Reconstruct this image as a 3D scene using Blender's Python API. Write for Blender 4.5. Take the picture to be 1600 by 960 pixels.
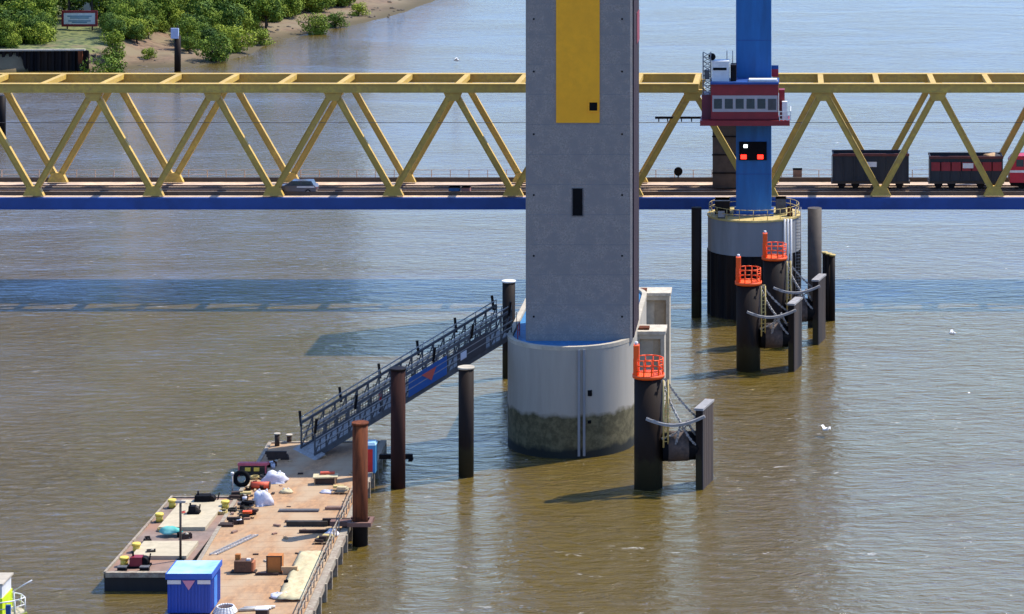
import bpy, math, random
from mathutils import Vector, Matrix, noise
random.seed(7)
R = math.radians
sc = bpy.context.scene
for o in list(bpy.data.objects): bpy.data.objects.remove(o, do_unlink=True)
COL = sc.collection

# ------------------------------------------------------------------ camera
H = 57.0; F = 4200.0; VX, VY = 1240.0, -365.0       # height over the river, focal length, vanishing point of the photo
cam_d = bpy.data.cameras.new('camera'); cam = bpy.data.objects.new('camera', cam_d); COL.objects.link(cam)
cam.location = (0, 0, H); cam.rotation_euler = (R(90), 0, 0)
cam_d.sensor_width = 36; cam_d.lens = 36 * F / 1600
cam_d.shift_x = (800 - VX) / 1600; cam_d.shift_y = (VY - 480) / 1600
cam_d.clip_start = 1; cam_d.clip_end = 6000
sc.camera = cam
# ------------------------------------------------------------------ world and sun
SUN = Vector((0.59, 0.36, 1.0)).normalized()
EL = math.asin(SUN.z); AZ = math.atan2(SUN.x, SUN.y)
w = bpy.data.worlds.new('World'); sc.world = w; w.use_nodes = True
nt = w.node_tree; nt.nodes.clear()
sky = nt.nodes.new('ShaderNodeTexSky'); sky.sky_type = 'NISHITA'; sky.sun_disc = False
sky.sun_elevation = EL; sky.sun_rotation = AZ; sky.air_density = 1.0; sky.dust_density = 0.2; sky.ozone_density = 2.5
bg = nt.nodes.new('ShaderNodeBackground'); bg.inputs[1].default_value = 0.15
out = nt.nodes.new('ShaderNodeOutputWorld')
tint = nt.nodes.new('ShaderNodeMix'); tint.data_type = 'RGBA'; tint.blend_type = 'MULTIPLY'; tint.inputs[0].default_value = 1
tcw = nt.nodes.new('ShaderNodeTexCoord'); spw = nt.nodes.new('ShaderNodeSeparateXYZ'); nt.links.new(tcw.outputs['Generated'], spw.inputs[0])
grd = nt.nodes.new('ShaderNodeValToRGB'); ge = grd.color_ramp.elements      # clear blue air down to the horizon, whiter overhead
ge[0].position = 0.0; ge[0].color = (.33, .50, .85, 1); ge[1].position = .75; ge[1].color = (1.0, 1.0, 1.05, 1); gm = ge.new(.32); gm.color = (.59, .76, 1.10, 1)
nt.links.new(spw.outputs[2], grd.inputs[0]); nt.links.new(grd.outputs[0], tint.inputs[7])
nt.links.new(sky.outputs[0], tint.inputs[6]); nt.links.new(tint.outputs[2], bg.inputs[0]); nt.links.new(bg.outputs[0], out.inputs[0])
sd = bpy.data.lights.new('sun', 'SUN'); sd.energy = 3.5; sd.angle = R(0.5); sd.color = (1.0, 0.95, 0.86)
so = bpy.data.objects.new('sun', sd); COL.objects.link(so); so.location = (200, 100, 300)
so.rotation_euler = SUN.to_track_quat('Z', 'Y').to_euler()
sc.view_settings.view_transform = 'Standard'; sc.view_settings.look = 'None'
sc.view_settings.gamma = 1; sc.view_settings.use_curve_mapping = False
sc.view_settings.exposure = 0.85
sc.render.engine = 'CYCLES'; sc.cycles.max_bounces = 6; sc.cycles.caustics_reflective = False; sc.cycles.caustics_refractive = False

# ------------------------------------------------------------------ helpers
def P(px, py, z):
    s = (py - VY) / (H - z)
    return Vector(((px - VX) / s, F / s, z))
def PY(px, py, Y):
    s = F / Y
    return Vector(((px - VX) / s, Y, H - (py - VY) / s))

def mat(name, col, rough=0.7, var=0.25, scale=1.0, col2=None, bump=0.0, metal=0.0, streak=False, spec=0.5, emit=None, col3=None, stretch=None):
    m = bpy.data.materials.new(name); m.use_nodes = True
    n = m.node_tree.nodes; l = m.node_tree.links; b = n['Principled BSDF']
    b.inputs['Roughness'].default_value = rough; b.inputs['Metallic'].default_value = metal
    b.inputs['Specular IOR Level'].default_value = spec
    if emit:
        b.inputs['Base Color'].default_value = (*col, 1)
        b.inputs['Emission Color'].default_value = (*col, 1); b.inputs['Emission Strength'].default_value = emit
        return m
    tc = n.new('ShaderNodeTexCoord'); mp = n.new('ShaderNodeMapping')
    geo = n.new('ShaderNodeNewGeometry')
    l.new(geo.outputs['Position'], mp.inputs[0])
    if streak: mp.inputs['Scale'].default_value = (1, 1, 0.12)
    if stretch: mp.inputs['Scale'].default_value = stretch
    t1 = n.new('ShaderNodeTexNoise'); t1.inputs['Scale'].default_value = scale; t1.inputs['Detail'].default_value = 8; t1.inputs['Roughness'].default_value = 0.65
    l.new(mp.outputs[0], t1.inputs[0])
    t2 = n.new('ShaderNodeTexNoise'); t2.inputs['Scale'].default_value = scale * 0.17; t2.inputs['Detail'].default_value = 3
    l.new(mp.outputs[0], t2.inputs[0])
    r = n.new('ShaderNodeMapRange'); r.inputs[1].default_value = 0.35; r.inputs[2].default_value = 0.65; r.clamp = True
    l.new(t1.outputs[0], r.inputs[0])
    c2 = col2 or tuple(max(0, c * (1 - var)) for c in col)
    c1 = col if col2 else tuple(min(1, c * (1 + var * 0.5)) for c in col)
    mx = n.new('ShaderNodeMix'); mx.data_type = 'RGBA'
    mx.inputs[6].default_value = (*c1, 1); mx.inputs[7].default_value = (*c2, 1); l.new(r.outputs[0], mx.inputs[0])
    r2 = n.new('ShaderNodeMapRange'); r2.inputs[1].default_value = 0.4; r2.inputs[2].default_value = 0.62
    l.new(t2.outputs[0], r2.inputs[0])
    mx2 = n.new('ShaderNodeMix'); mx2.data_type = 'RGBA'
    c3 = col3 or tuple(max(0, c * (1 - var * 0.8)) for c in col)
    l.new(r2.outputs[0], mx2.inputs[0]); l.new(mx.outputs[2], mx2.inputs[6]); mx2.inputs[7].default_value = (*c3, 1)
    if not col3:
        sc_ = n.new('ShaderNodeMath'); sc_.operation = 'MULTIPLY'; sc_.inputs[1].default_value = 0.6
        l.new(r2.outputs[0], sc_.inputs[0]); l.new(sc_.outputs[0], mx2.inputs[0])
    l.new(mx2.outputs[2], b.inputs['Base Color'])
    m['colout'] = mx2.name
    if bump:
        bp = n.new('ShaderNodeBump'); bp.inputs['Strength'].default_value = bump; bp.inputs['Distance'].default_value = 0.1
        l.new(t1.outputs[0], bp.inputs['Height']); l.new(bp.outputs[0], b.inputs['Normal'])
    return m

class MB:
    def __init__(s): s.v = []; s.f = []; s.sm = []
    def add(s, vs, fs, smooth=False):
        k = len(s.v); s.v += [Vector(p) for p in vs]
        for f in fs: s.f.append([i + k for i in f]); s.sm.append(smooth)
        return s
    def hexa(s, q):   # 8 points: bottom 4, top 4
        return s.add(q, [(3,2,1,0),(4,5,6,7),(0,1,5,4),(1,2,6,5),(2,3,7,6),(3,0,4,7)])
    def box(s, x0, x1, y0, y1, z0, z1):
        return s.hexa([(x0,y0,z0),(x1,y0,z0),(x1,y1,z0),(x0,y1,z0),(x0,y0,z1),(x1,y0,z1),(x1,y1,z1),(x0,y1,z1)])
    def ob(s, c, sz, rz=0, rx=0, ry=0, taper=1.0):   # box standing on point c
        M = Matrix.Translation(c) @ Matrix.Rotation(rz, 4, 'Z') @ Matrix.Rotation(rx, 4, 'X') @ Matrix.Rotation(ry, 4, 'Y')
        a, b, h = sz[0]/2, sz[1]/2, sz[2]; t = taper
        return s.hexa([M @ Vector(p) for p in [(-a,-b,0),(a,-b,0),(a,b,0),(-a,b,0),(-a*t,-b*t,h),(a*t,-b*t,h),(a*t,b*t,h),(-a*t,b*t,h)]])
    def bar(s, p0, p1, w_, h_, up=(0,0,1)):
        p0 = Vector(p0); p1 = Vector(p1); d = (p1-p0).normalized(); up = Vector(up)
        if abs(d.dot(up)) > .98: up = Vector((0,1,0))
        a = d.cross(up).normalized(); b = a.cross(d).normalized()
        a *= w_/2; b *= h_/2
        return s.hexa([p0-a-b,p0+a-b,p1+a-b,p1-a-b,p0-a+b,p0+a+b,p1+a+b,p1-a+b])
    def tube(s, p0, p1, r, n=8, r2=None, cap=True):
        p0 = Vector(p0); p1 = Vector(p1); d = (p1-p0).normalized(); r2 = r if r2 is None else r2
        up = Vector((0,0,1)) if abs(d.z) < .95 else Vector((0,1,0))
        a = d.cross(up).normalized(); b = a.cross(d).normalized(); vs = []
        for k in range(n):
            t = 2*math.pi*k/n; u = a*math.cos(t)+b*math.sin(t); vs += [p0+u*r, p1+u*r2]
        k0 = len(s.v)
        s.add(vs, [(2*k, (2*k+2)%(2*n), (2*k+3)%(2*n), 2*k+1) for k in range(n)], True)
        if cap: s.add([], []); s.f += [[k0+2*k for k in range(n)][::-1], [k0+2*k+1 for k in range(n)]]; s.sm += [False, False]
        return s
    def path(s, pts, r, n=6):
        for a, b in zip(pts, pts[1:]): s.tube(a, b, r, n)
        return s
    def prism(s, pts, z0, z1, smooth=False):
        n = len(pts)
        vs = [(p[0],p[1],z0) for p in pts] + [(p[0],p[1],z1) for p in pts]
        s.add(vs, [tuple(range(n))[::-1], tuple(range(n, 2*n))])
        return s.add(vs, [(k,(k+1)%n,(k+1)%n+n,k+n) for k in range(n)], smooth)
    def side(s, prof, y0, y1, M=None):   # x-z profile extruded in y
        n = len(prof); M = M or Matrix()
        vs = [M @ Vector((p[0],y0,p[1])) for p in prof] + [M @ Vector((p[0],y1,p[1])) for p in prof]
        return s.add(vs, [tuple(range(n)), tuple(range(n,2*n))[::-1]] + [(k,k+n,(k+1)%n+n,(k+1)%n) for k in range(n)])
    def blob(s, c, r, seed=0, amp=.2, nu=12, nv=7, flat=True):
        c = Vector(c); vs = []; 
        for j in range(nv+1):
            for i in range(nu):
                th = math.pi*j/nv; ph = 2*math.pi*i/nu
                d = Vector((math.sin(th)*math.cos(ph), math.sin(th)*math.sin(ph), math.cos(th)))
                q = 1+amp*noise.noise(d*1.8+Vector((seed*7.3,seed,0)))*2
                p = Vector((d.x*r[0]*q, d.y*r[1]*q, d.z*r[2]*q))
                if flat: p.z = max(p.z, 0)
                vs.append(c+p)
        return s.add(vs, [(j*nu+i, (j+1)*nu+i, (j+1)*nu+(i+1)%nu, j*nu+(i+1)%nu) for j in range(nv) for i in range(nu)], True)
    def build(s, name, m, parent=None, loc=None):
        base = Vector((0,0,0)); p = parent
        while p: base += p.location; p = p.parent
        if loc is None:
            if parent is None:
                xs=[v.x for v in s.v]; ys=[v.y for v in s.v]; loc = Vector(((min(xs)+max(xs))/2,(min(ys)+max(ys))/2,min(v.z for v in s.v)))
            else: loc = base.copy()
        loc = Vector(loc)
        me = bpy.data.meshes.new(name); me.from_pydata([tuple(v-loc) for v in s.v], [], s.f)
        me.polygons.foreach_set('use_smooth', s.sm); me.update(); me.validate()
        o = bpy.data.objects.new(name, me); COL.objects.link(o); o.location = loc-base
        if m: me.materials.append(m)
        if parent: o.parent = parent
        return o

def tag(o, label, cat=None, group=None, kind=None):
    if label: o['label'] = label
    if cat: o['category'] = cat
    if group: o['group'] = group
    if kind: o['kind'] = kind
    return o
def thing(name, label, cat, loc, group=None):
    o = bpy.data.objects.new(name, None); COL.objects.link(o); o.location = loc; o.empty_display_size = .5
    return tag(o, label, cat, group)
def copy_tree(o, parent=None):
    c = o.copy(); COL.objects.link(c); c.parent = parent
    for ch in list(o.children): copy_tree(ch, c)
    return c

# ------------------------------------------------------------------ materials
M = {}
M['conc']   = mat('concrete', (.26,.265,.27), .85, .22, .9, bump=.25, streak=True)
M['concp']  = mat('pylon_concrete', (.30,.265,.235), .85, .30, 8.0, bump=.35, col3=(.235,.215,.20))
M['brownc'] = mat('brown_grey_concrete', (.40,.32,.22), .85, .3, 1)
M['concl']  = mat('pale_concrete', (.52,.45,.34), .8, .3, .8, bump=.2)
M['yel']    = mat('bridge_yellow_paint', (.68,.45,.07), .6, .3, 2.2, col3=(.50,.32,.06), col2=(.46,.28,.07))
M['ypanel'] = mat('yellow_panel_paint', (.98,.42,.002), .55, .10, 1.5)
M['blueg']  = mat('girder_blue_paint', (.012,.065,.27), .5, .25, .6)
M['bluep']  = mat('pylon_blue_paint', (.008,.135,.38), .5, .3, 1.2, streak=True)
M['dark']   = mat('dark_steel', (.006,.006,.008), .6, .4, 3.5, col3=(.022,.014,.010), streak=True, spec=.12)
M['black']  = mat('black_rubber', (.008,.008,.009), .8, .3, 2, spec=.08)
M['rust']   = mat('rusted_steel', (.21,.060,.022), .85, .45, 3.5, col2=(.07,.022,.010), col3=(.10,.032,.016), streak=True, spec=.15)
M['red']    = mat('cabin_red_paint', (.27,.015,.022), .5, .2, 1.2)
M['orange'] = mat('signal_orange', (.92,.105,.006), .5, .12, 2)
M['capw']   = mat('weathered_white', (.60,.52,.40), .85, .3, 2)
M['white']  = mat('white_paint', (.74,.73,.70), .5, .15, 2)
M['galv']   = mat('galvanised_steel', (.40,.38,.36), .6, .4, 3, col2=(.20,.18,.16))
M['grey']   = mat('grey_steel', (.115,.110,.110), .65, .35, 2, spec=.2)
M['navy']   = mat('navy_banner', (.015,.09,.30), .6, .2, 1)
M['deckr']  = mat('bridge_deck_surface', (.66,.46,.30), .9, .35, .7, col3=(.46,.35,.27), bump=.2)
M['sleep2'] = mat('worn_sleeper', (.30,.22,.15), .9, .4, 2)
M['brown']  = mat('brown_steel', (.07,.05,.035), .7, .3, 1.4)
M['sleeper']= mat('track_brown', (.09,.05,.035), .9, .4, 2)
M['wood']   = mat('deck_planks', (.47,.26,.12), .85, .4, 1.6, col2=(.30,.17,.085), col3=(.42,.29,.17), bump=.3, stretch=(1.6,.7,1))
M['wood2']  = mat('dark_timber', (.055,.03,.02), .85, .4, 3)
M['wood3']  = mat('raw_timber', (.50,.32,.16), .8, .3, 3)
M['ply']    = mat('orange_plywood', (.50,.17,.03), .7, .2, 3)
M['cloth']  = mat('white_sacking', (.66,.64,.68), .9, .2, 4, bump=.4)
M['lime']   = mat('pale_yellow_sheet', (.66,.58,.34), .85, .4, 2.5, bump=.6, col2=(.50,.36,.20))
M['bollard']= mat('bollard_yellow', (.80,.58,.08), .5, .2, 4)
M['steelfl']= mat('pontoon_plate', (.24,.17,.13), .75, .3, 1.1, col3=(.30,.16,.10), bump=.2)
M['steelg'] = mat('gunwale_weathered', (.42,.36,.26), .8, .35, 3, col2=(.20,.13,.09))
M['hatch']  = mat('hatch_plate', (.52,.43,.28), .75, .2, 1.4, bump=.2)
M['hull']   = mat('hull_black', (.006,.006,.008), .6, .4, 1.5, streak=True)
M['hutb']   = mat('hut_blue', (.008,.065,.38), .45, .15, 1.2, streak=True)
M['hutr']   = mat('hut_roof_pale_blue', (.28,.52,.66), .6, .2, 2, col3=(.45,.62,.68))
M['pink']   = mat('emblem_pink', (.62,.26,.36), .6, .1, 3)
M['ered']   = mat('emblem_red', (.55,.09,.06), .6, .1, 3)
M['teal']   = mat('teal_tarp', (.06,.42,.34), .6, .3, 4, col3=(.25,.6,.5))
M['glass']  = mat('window_glass', (.03,.05,.06), .08, .3, 3)
M['lampr']  = mat('red_lamp', (1,.02,.01), emit=3.0)
M['lampw']  = mat('white_lamp', (.9,1,1), emit=1.5)
M['wagon']  = mat('wagon_black', (.018,.022,.028), .6, .4, 2, streak=True)
M['wagonr'] = mat('wagon_brown', (.13,.03,.022), .65, .35, 2, streak=True)
M['locor']  = mat('engine_red', (.50,.012,.03), .45, .15, 2)
M['hivis']  = mat('lime_yellow_paint', (.62,.78,.01), .5, .1, 2)
M['skin']   = mat('skin', (.45,.26,.18), .6, .1, 5)
M['jackr']  = mat('red_jacket', (.65,.03,.02), .8, .15, 5)
M['trous']  = mat('dark_trousers', (.02,.02,.03), .85, .2, 5)

def tide(m, col, z0=2.3):
    n = m.node_tree.nodes; l = m.node_tree.links; b = n['Principled BSDF']; src = n[m['colout']].outputs[2]
    geo = n.new('ShaderNodeNewGeometry'); sep = n.new('ShaderNodeSeparateXYZ'); l.new(geo.outputs['Position'], sep.inputs[0])
    t = n.new('ShaderNodeTexNoise'); t.inputs['Scale'].default_value = 1.7; t.inputs['Detail'].default_value = 6; l.new(geo.outputs['Position'], t.inputs[0])
    ad = n.new('ShaderNodeMath'); ad.operation = 'MULTIPLY_ADD'; ad.inputs[1].default_value = 2.0; l.new(t.outputs[0], ad.inputs[0]); l.new(sep.outputs[2], ad.inputs[2])
    r = n.new('ShaderNodeMapRange'); r.inputs[1].default_value = z0+.8; r.inputs[2].default_value = z0+1.4; l.new(ad.outputs[0], r.inputs[0])
    mx = n.new('ShaderNodeMix'); mx.data_type = 'RGBA'; mx.inputs[6].default_value = (*col, 1)
    l.new(r.outputs[0], mx.inputs[0]); l.new(src, mx.inputs[7]); l.new(mx.outputs[2], b.inputs['Base Color']); return m
M['dpile'] = tide(mat('dolphin_steel', (.010,.010,.012), .65, .4, 3.0, col2=(.028,.018,.013), col3=(.022,.014,.010), streak=True, spec=.12), (.034,.028,.014))
tide(M['rust'], (.012,.010,.009), 1.6); tide(M['brown'], (.02,.018,.012), 1.6)

# ------------------------------------------------------------------ river
def water_mat():
    m = bpy.data.materials.new('river_water'); m.use_nodes = True
    n = m.node_tree.nodes; l = m.node_tree.links; b = n['Principled BSDF']
    g = n.new('ShaderNodeNewGeometry')
    def nz(scale, detail, sx=1, sy=1, rough=.55, dist=0, rz=0):
        mp = n.new('ShaderNodeMapping'); mp.inputs['Scale'].default_value = (sx, sy, 1); mp.inputs['Rotation'].default_value = (0,0,rz)
        l.new(g.outputs['Position'], mp.inputs[0])
        t = n.new('ShaderNodeTexNoise'); t.inputs['Scale'].default_value = scale; t.inputs['Detail'].default_value = detail
        t.inputs['Roughness'].default_value = rough; t.inputs['Distortion'].default_value = dist
        l.new(mp.outputs[0], t.inputs[0]); return t.outputs[0]
    def math_(op, a, c, clamp=False):
        q = n.new('ShaderNodeMath'); q.operation = op; q.use_clamp = clamp
        for i, v in enumerate((a, c)):
            if isinstance(v, (int, float)): q.inputs[i].default_value = v
            else: l.new(v, q.inputs[i])
        return q.outputs[0]
    small = nz(1.1, 5, .42, 1.0, .62, .5, R(-9))
    mid = nz(.42, 3, .55, 1.1, .5, .6, R(10))
    big = nz(.035, 3, .8, 1.6, .5, .8)
    amp = n.new('ShaderNodeMapRange'); amp.inputs[1].default_value = .35; amp.inputs[2].default_value = .68; amp.inputs[3].default_value = .55; amp.inputs[4].default_value = 1.3
    l.new(big, amp.inputs[0])
    h = math_('ADD', math_('MULTIPLY', small, .85), math_('MULTIPLY', mid, .50))
    h = math_('MULTIPLY', h, amp.outputs[0])
    spx = n.new('ShaderNodeSeparateXYZ'); l.new(g.outputs['Position'], spx.inputs[0])      # calmer, wind-sheltered reach upstream of the bridges
    calm = n.new('ShaderNodeMapRange'); calm.inputs[1].default_value = 225; calm.inputs[2].default_value = 330; calm.inputs[3].default_value = 1.0; calm.inputs[4].default_value = .58
    l.new(spx.outputs[1], calm.inputs[0]); h = math_('MULTIPLY', h, calm.outputs[0])
    bp = n.new('ShaderNodeBump'); bp.inputs['Strength'].default_value = 1.0; bp.inputs['Distance'].default_value = WAVE
    l.new(h, bp.inputs['Height']); l.new(bp.outputs[0], b.inputs['Normal'])
    silt = nz(.018, 4, 1, 1.4, .55, 1.0)
    mx = n.new('ShaderNodeMix'); mx.data_type = 'RGBA'
    mx.inputs[6].default_value = (.108,.072,.010,1); mx.inputs[7].default_value = (.145,.096,.020,1)
    l.new(silt, mx.inputs[0])
    fine = nz(.9, 5, .7, 1.6, .7, 1.2); patch = nz(.06, 3, 1, 1.3, .6, 1.5)
    fm = n.new('ShaderNodeMapRange'); fm.inputs[1].default_value = .62; fm.inputs[2].default_value = .68; l.new(fine, fm.inputs[0])
    fp = n.new('ShaderNodeMapRange'); fp.inputs[1].default_value = .52; fp.inputs[2].default_value = .60; l.new(patch, fp.inputs[0])
    fx = math_('MULTIPLY', math_('MULTIPLY', fm.outputs[0], fp.outputs[0]), .85)
    m5 = n.new('ShaderNodeMix'); m5.data_type = 'RGBA'; m5.inputs[7].default_value = (.55,.50,.42,1)
    l.new(fx, m5.inputs[0]); l.new(mx.outputs[2], m5.inputs[6]); l.new(m5.outputs[2], b.inputs['Base Color'])
    b.inputs['Roughness'].default_value = .04; b.inputs['IOR'].default_value = 1.75
    return m
WAVE = 0.66
rv = MB().add([(-3000,-300,0),(3000,-300,0),(3000,5000,0),(-3000,5000,0)], [(0,1,2,3)])
tag(rv.build('river', water_mat(), loc=(0,0,0)), None, kind='structure')

# ------------------------------------------------------------------ far bank terrain
shore_px = [(-1500,114),(-400,113),(0,112),(130,111),(200,108),(300,105),(345,98),(385,88),(430,64),(500,50),(560,38),(620,24),(680,2),(740,-28),(800,-70),(900,-120),(1300,-200)]
SH = [P(x, y, 0).xy for x, y in shore_px]
def sdist(x, y):
    p = Vector((x, y)); best = 1e9; inside = 0
    for a, b in zip(SH, SH[1:]):
        ab = b-a; t = max(0, min(1, (p-a).dot(ab)/ab.length_squared)); dv = p-(a+ab*t)
        if dv.length < best:
            best = dv.length; inside = 1 if ab.x*(p-a).y-ab.y*(p-a).x > 0 else -1
    return best*inside
WALLX = P(134, 110, 0).x
def ground_z(x, y):
    d = sdist(x, y)
    if d < 0: return max(-3, d*.25)
    nz_ = noise.noise(Vector((x*.06, y*.06, 0)))*.7 + noise.noise(Vector((x*.25, y*.25, 3)))*.25
    if x < WALLX-1: base = 3.5 + min(d*.02, 3) if d > .8 else -1.2
    else:
        base = d*.085 if d < 30 else 2.55+min((d-30)*.04, 2)
        k = max(0, min(1, (WALLX+6-x)/5)); base = base*(1-k)+min(3.5, d*.5)*k
    return base + nz_*min(1, d/8)
xs = [-330+2.5*i for i in range(0, 130)]; ys = [488+2.5*i for i in range(0, 130)]
g = MB(); vs = [(x, y, ground_z(x, y)) for y in ys for x in xs]; nx = len(xs)
g.add(vs, [(j*nx+i, j*nx+i+1, (j+1)*nx+i+1, (j+1)*nx+i) for j in range(len(ys)-1) for i in range(nx-1)], True)
g.add([(-3000,805,6),(-330,805,6),(400,805,6),(3000,1500,6),(3000,4900,6),(-3000,4900,6),(-3000,520,5),(-330,520,5)], [(0,6,7,1)])
def bank_mat():
    m = mat('bank_sand', (.24,.15,.085), .95, .35, .55, col2=(.10,.06,.033), bump=.4, col3=(.20,.15,.08))
    n = m.node_tree.nodes; l = m.node_tree.links; b = n['Principled BSDF']; src = n[m['colout']].outputs[2]
    geo = n.new('ShaderNodeNewGeometry'); sep = n.new('ShaderNodeSeparateXYZ'); l.new(geo.outputs['Position'], sep.inputs[0])
    wet = n.new('ShaderNodeMapRange'); wet.inputs[1].default_value = .15; wet.inputs[2].default_value = .75; l.new(sep.outputs[2], wet.inputs[0])
    mx = n.new('ShaderNodeMix'); mx.data_type = 'RGBA'; mx.inputs[6].default_value = (.085,.062,.022,1)
    l.new(wet.outputs[0], mx.inputs[0]); l.new(src, mx.inputs[7])
    t = n.new('ShaderNodeTexNoise'); t.inputs['Scale'].default_value = .12; t.inputs['Detail'].default_value = 5; l.new(geo.outputs['Position'], t.inputs[0])
    ad = n.new('ShaderNodeMath'); ad.operation = 'MULTIPLY_ADD'; ad.inputs[1].default_value = 5.0; l.new(t.outputs[0], ad.inputs[0]); l.new(sep.outputs[2], ad.inputs[2])
    gr = n.new('ShaderNodeMapRange'); gr.inputs[1].default_value = 5.2; gr.inputs[2].default_value = 5.9; l.new(ad.outputs[0], gr.inputs[0])
    m2 = n.new('ShaderNodeMix'); m2.data_type = 'RGBA'; m2.inputs[7].default_value = (.05,.075,.018,1)
    tg = n.new('ShaderNodeTexNoise'); tg.inputs['Scale'].default_value = .8; tg.inputs['Detail'].default_value = 7; l.new(geo.outputs['Position'], tg.inputs[0])
    cg = n.new('ShaderNodeValToRGB'); cg.color_ramp.elements[0].position = .38; cg.color_ramp.elements[0].color = (.03,.05,.012,1); cg.color_ramp.elements[1].position = .62; cg.color_ramp.elements[1].color = (.17,.18,.05,1)
    l.new(tg.outputs[0], cg.inputs[0]); l.new(cg.outputs[0], m2.inputs[7])
    l.new(gr.outputs[0], m2.inputs[0]); l.new(mx.outputs[2], m2.inputs[6]); l.new(m2.outputs[2], b.inputs['Base Color'])
    return m
tag(g.build('river_bank', bank_mat(), loc=(0,0,0)), None, kind='structure')
# sheet pile quay wall
qw = thing('quay_wall', 'dark corrugated sheet pile quay wall along the far bank', 'quay wall', (-160,503,0))
a, b = P(-420, 113, 0), P(134, 110, 0); ln = (b-a).length; u = (b-a)/ln; nn = Vector((u.y, -u.x, 0))
pts = []; k = 0; s_ = 0
while s_ < ln:
    for dd, off in ((0,0),(.45,0),(.65,.38),(1.1,.38)):
        pts.append(a+u*(s_+dd)+nn*(off+.5))
    s_ += 1.3
ring = [(p.x,p.y) for p in pts] + [((b+nn*-.6).x,(b+nn*-.6).y), ((a+nn*-.6).x,(a+nn*-.6).y)]
MB().prism(ring, -1, 3.75).build('sheet_piling', M['dark'], qw)
cp = MB(); cp.bar(a+nn*.65+Vector((0,0,3.9)), b+nn*.65+Vector((0,0,3.9)), .9, .3); cp.build('coping', M['concl'], qw)
en = MB(); p = P(130,110,0); en.box(p.x-.6,p.x+.2,p.y-1.4,p.y-.95,-1,3.7); en.build('end_pile', M['rust'], qw)

# ------------------------------------------------------------------ trees
def leaf_mat(name, c1, c2, c3):
    m = bpy.data.materials.new(name); m.use_nodes = True
    n = m.node_tree.nodes; l = m.node_tree.links; b = n['Principled BSDF']
    g_ = n.new('ShaderNodeNewGeometry'); oi = n.new('ShaderNodeObjectInfo')
    t = n.new('ShaderNodeTexNoise'); t.inputs['Scale'].default_value = .55; t.inputs['Detail'].default_value = 4; l.new(g_.outputs['Position'], t.inputs[0])
    ad = n.new('ShaderNodeMath'); ad.operation = 'MULTIPLY_ADD'; ad.inputs[1].default_value = .45; l.new(oi.outputs['Random'], ad.inputs[0]); l.new(t.outputs[0], ad.inputs[2])
    cr = n.new('ShaderNodeValToRGB'); e = cr.color_ramp.elements
    e[0].position = .38; e[0].color = (*c1,1); e[1].position = .9; e[1].color = (*c3,1); q = e.new(.62); q.color = (*c2,1)
    l.new(ad.outputs[0], cr.inputs[0]); l.new(cr.outputs[0], b.inputs['Base Color'])
    b.inputs['Roughness'].default_value = .75; b.inputs['Specular IOR Level'].default_value = .2
    return m
M['leafd'] = leaf_mat('dark_leaves', (.018,.050,.008), (.06,.115,.014), (.19,.25,.02))
M['leafl'] = leaf_mat('willow_leaves', (.04,.085,.010), (.12,.185,.018), (.28,.33,.03))
M['bark'] = mat('bark', (.06,.045,.03), .9, .3, 3)
def make_tree(h, r, seed, m, n=2600, low=.28, sz=.42):
    rnd = random.Random(seed); root = thing('broadleaf_tree', 'tree', 'tree', (0,0,0))
    tk = MB(); tk.tube((0,0,-.5), (rnd.uniform(-.3,.3),rnd.uniform(-.3,.3),h*.6), .22+h*.012, 7, .1)
    lobes = []
    for i in range(15):
        an = rnd.uniform(0, 6.28); rr = r*math.sqrt(rnd.random())*.72; zz = h*rnd.uniform(low+.05, .86)
        k = 1-abs((zz/h-.5))*.7
        c = Vector((math.cos(an)*rr*k, math.sin(an)*rr*k, zz)); lobes.append((c, r*rnd.uniform(.28,.5)))
        if i < 6: tk.tube((0,0,h*.28), c, .12, 5, .04)
    tk.build('trunk', M['bark'], root)
    cr = MB()
    for i in range(n):
        c, q = rnd.choice(lobes)
        d = Vector((rnd.gauss(0,1), rnd.gauss(0,1), rnd.gauss(0,1))).normalized()
        p = c + Vector((d.x*q, d.y*q, d.z*q*.8))*rnd.uniform(.72,1.06)
        if p.z < .15: continue
        nrm = (d+Vector((rnd.gauss(0,.5), rnd.gauss(0,.5), rnd.gauss(0,.5)+.3))).normalized()
        t1 = nrm.orthogonal().normalized(); t2 = nrm.cross(t1); z_ = sz*rnd.uniform(.55,1.25)
        aa = rnd.uniform(0, 6.28); e1 = (t1*math.cos(aa)+t2*math.sin(aa))*z_; e2 = (t2*math.cos(aa)-t1*math.sin(aa))*z_*.6
        cr.add([p-e1*.5-e2*.5, p+e1*.5-e2*.35, p+e1*.6+e2*.4, p-e1*.4+e2*.55], [(0,1,2,3)])
    cr.build('crown', m, root)
    return root
protos = [make_tree(9, 4.4, 1, M['leafd'], 2800, .1), make_tree(11, 4.8, 2, M['leafd'], 3400, .12), make_tree(8, 3.8, 3, M['leafd'], 2400, .12),
          make_tree(5.2, 4.3, 4, M['leafl'], 2600, .02, .36), make_tree(3.6, 3.3, 5, M['leafl'], 2000, .0, .32)]
used = [False]*5
def tree(k, x, y, sc_, label, group=None, name=None):
    o = protos[k] if not used[k] else copy_tree(protos[k]); used[k] = True
    z = ground_z(x, y); o.location = (x, y, z-.1); o.rotation_euler = (0,0,random.uniform(0,6.28)); o.scale = (sc_,)*3
    cat = 'tree'
    if k >= 3: o.name = name or 'willow_bush'; cat = 'bush'
    tag(o, label, cat, group)
    if not group and 'group' in o: del o['group']
    return o
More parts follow.
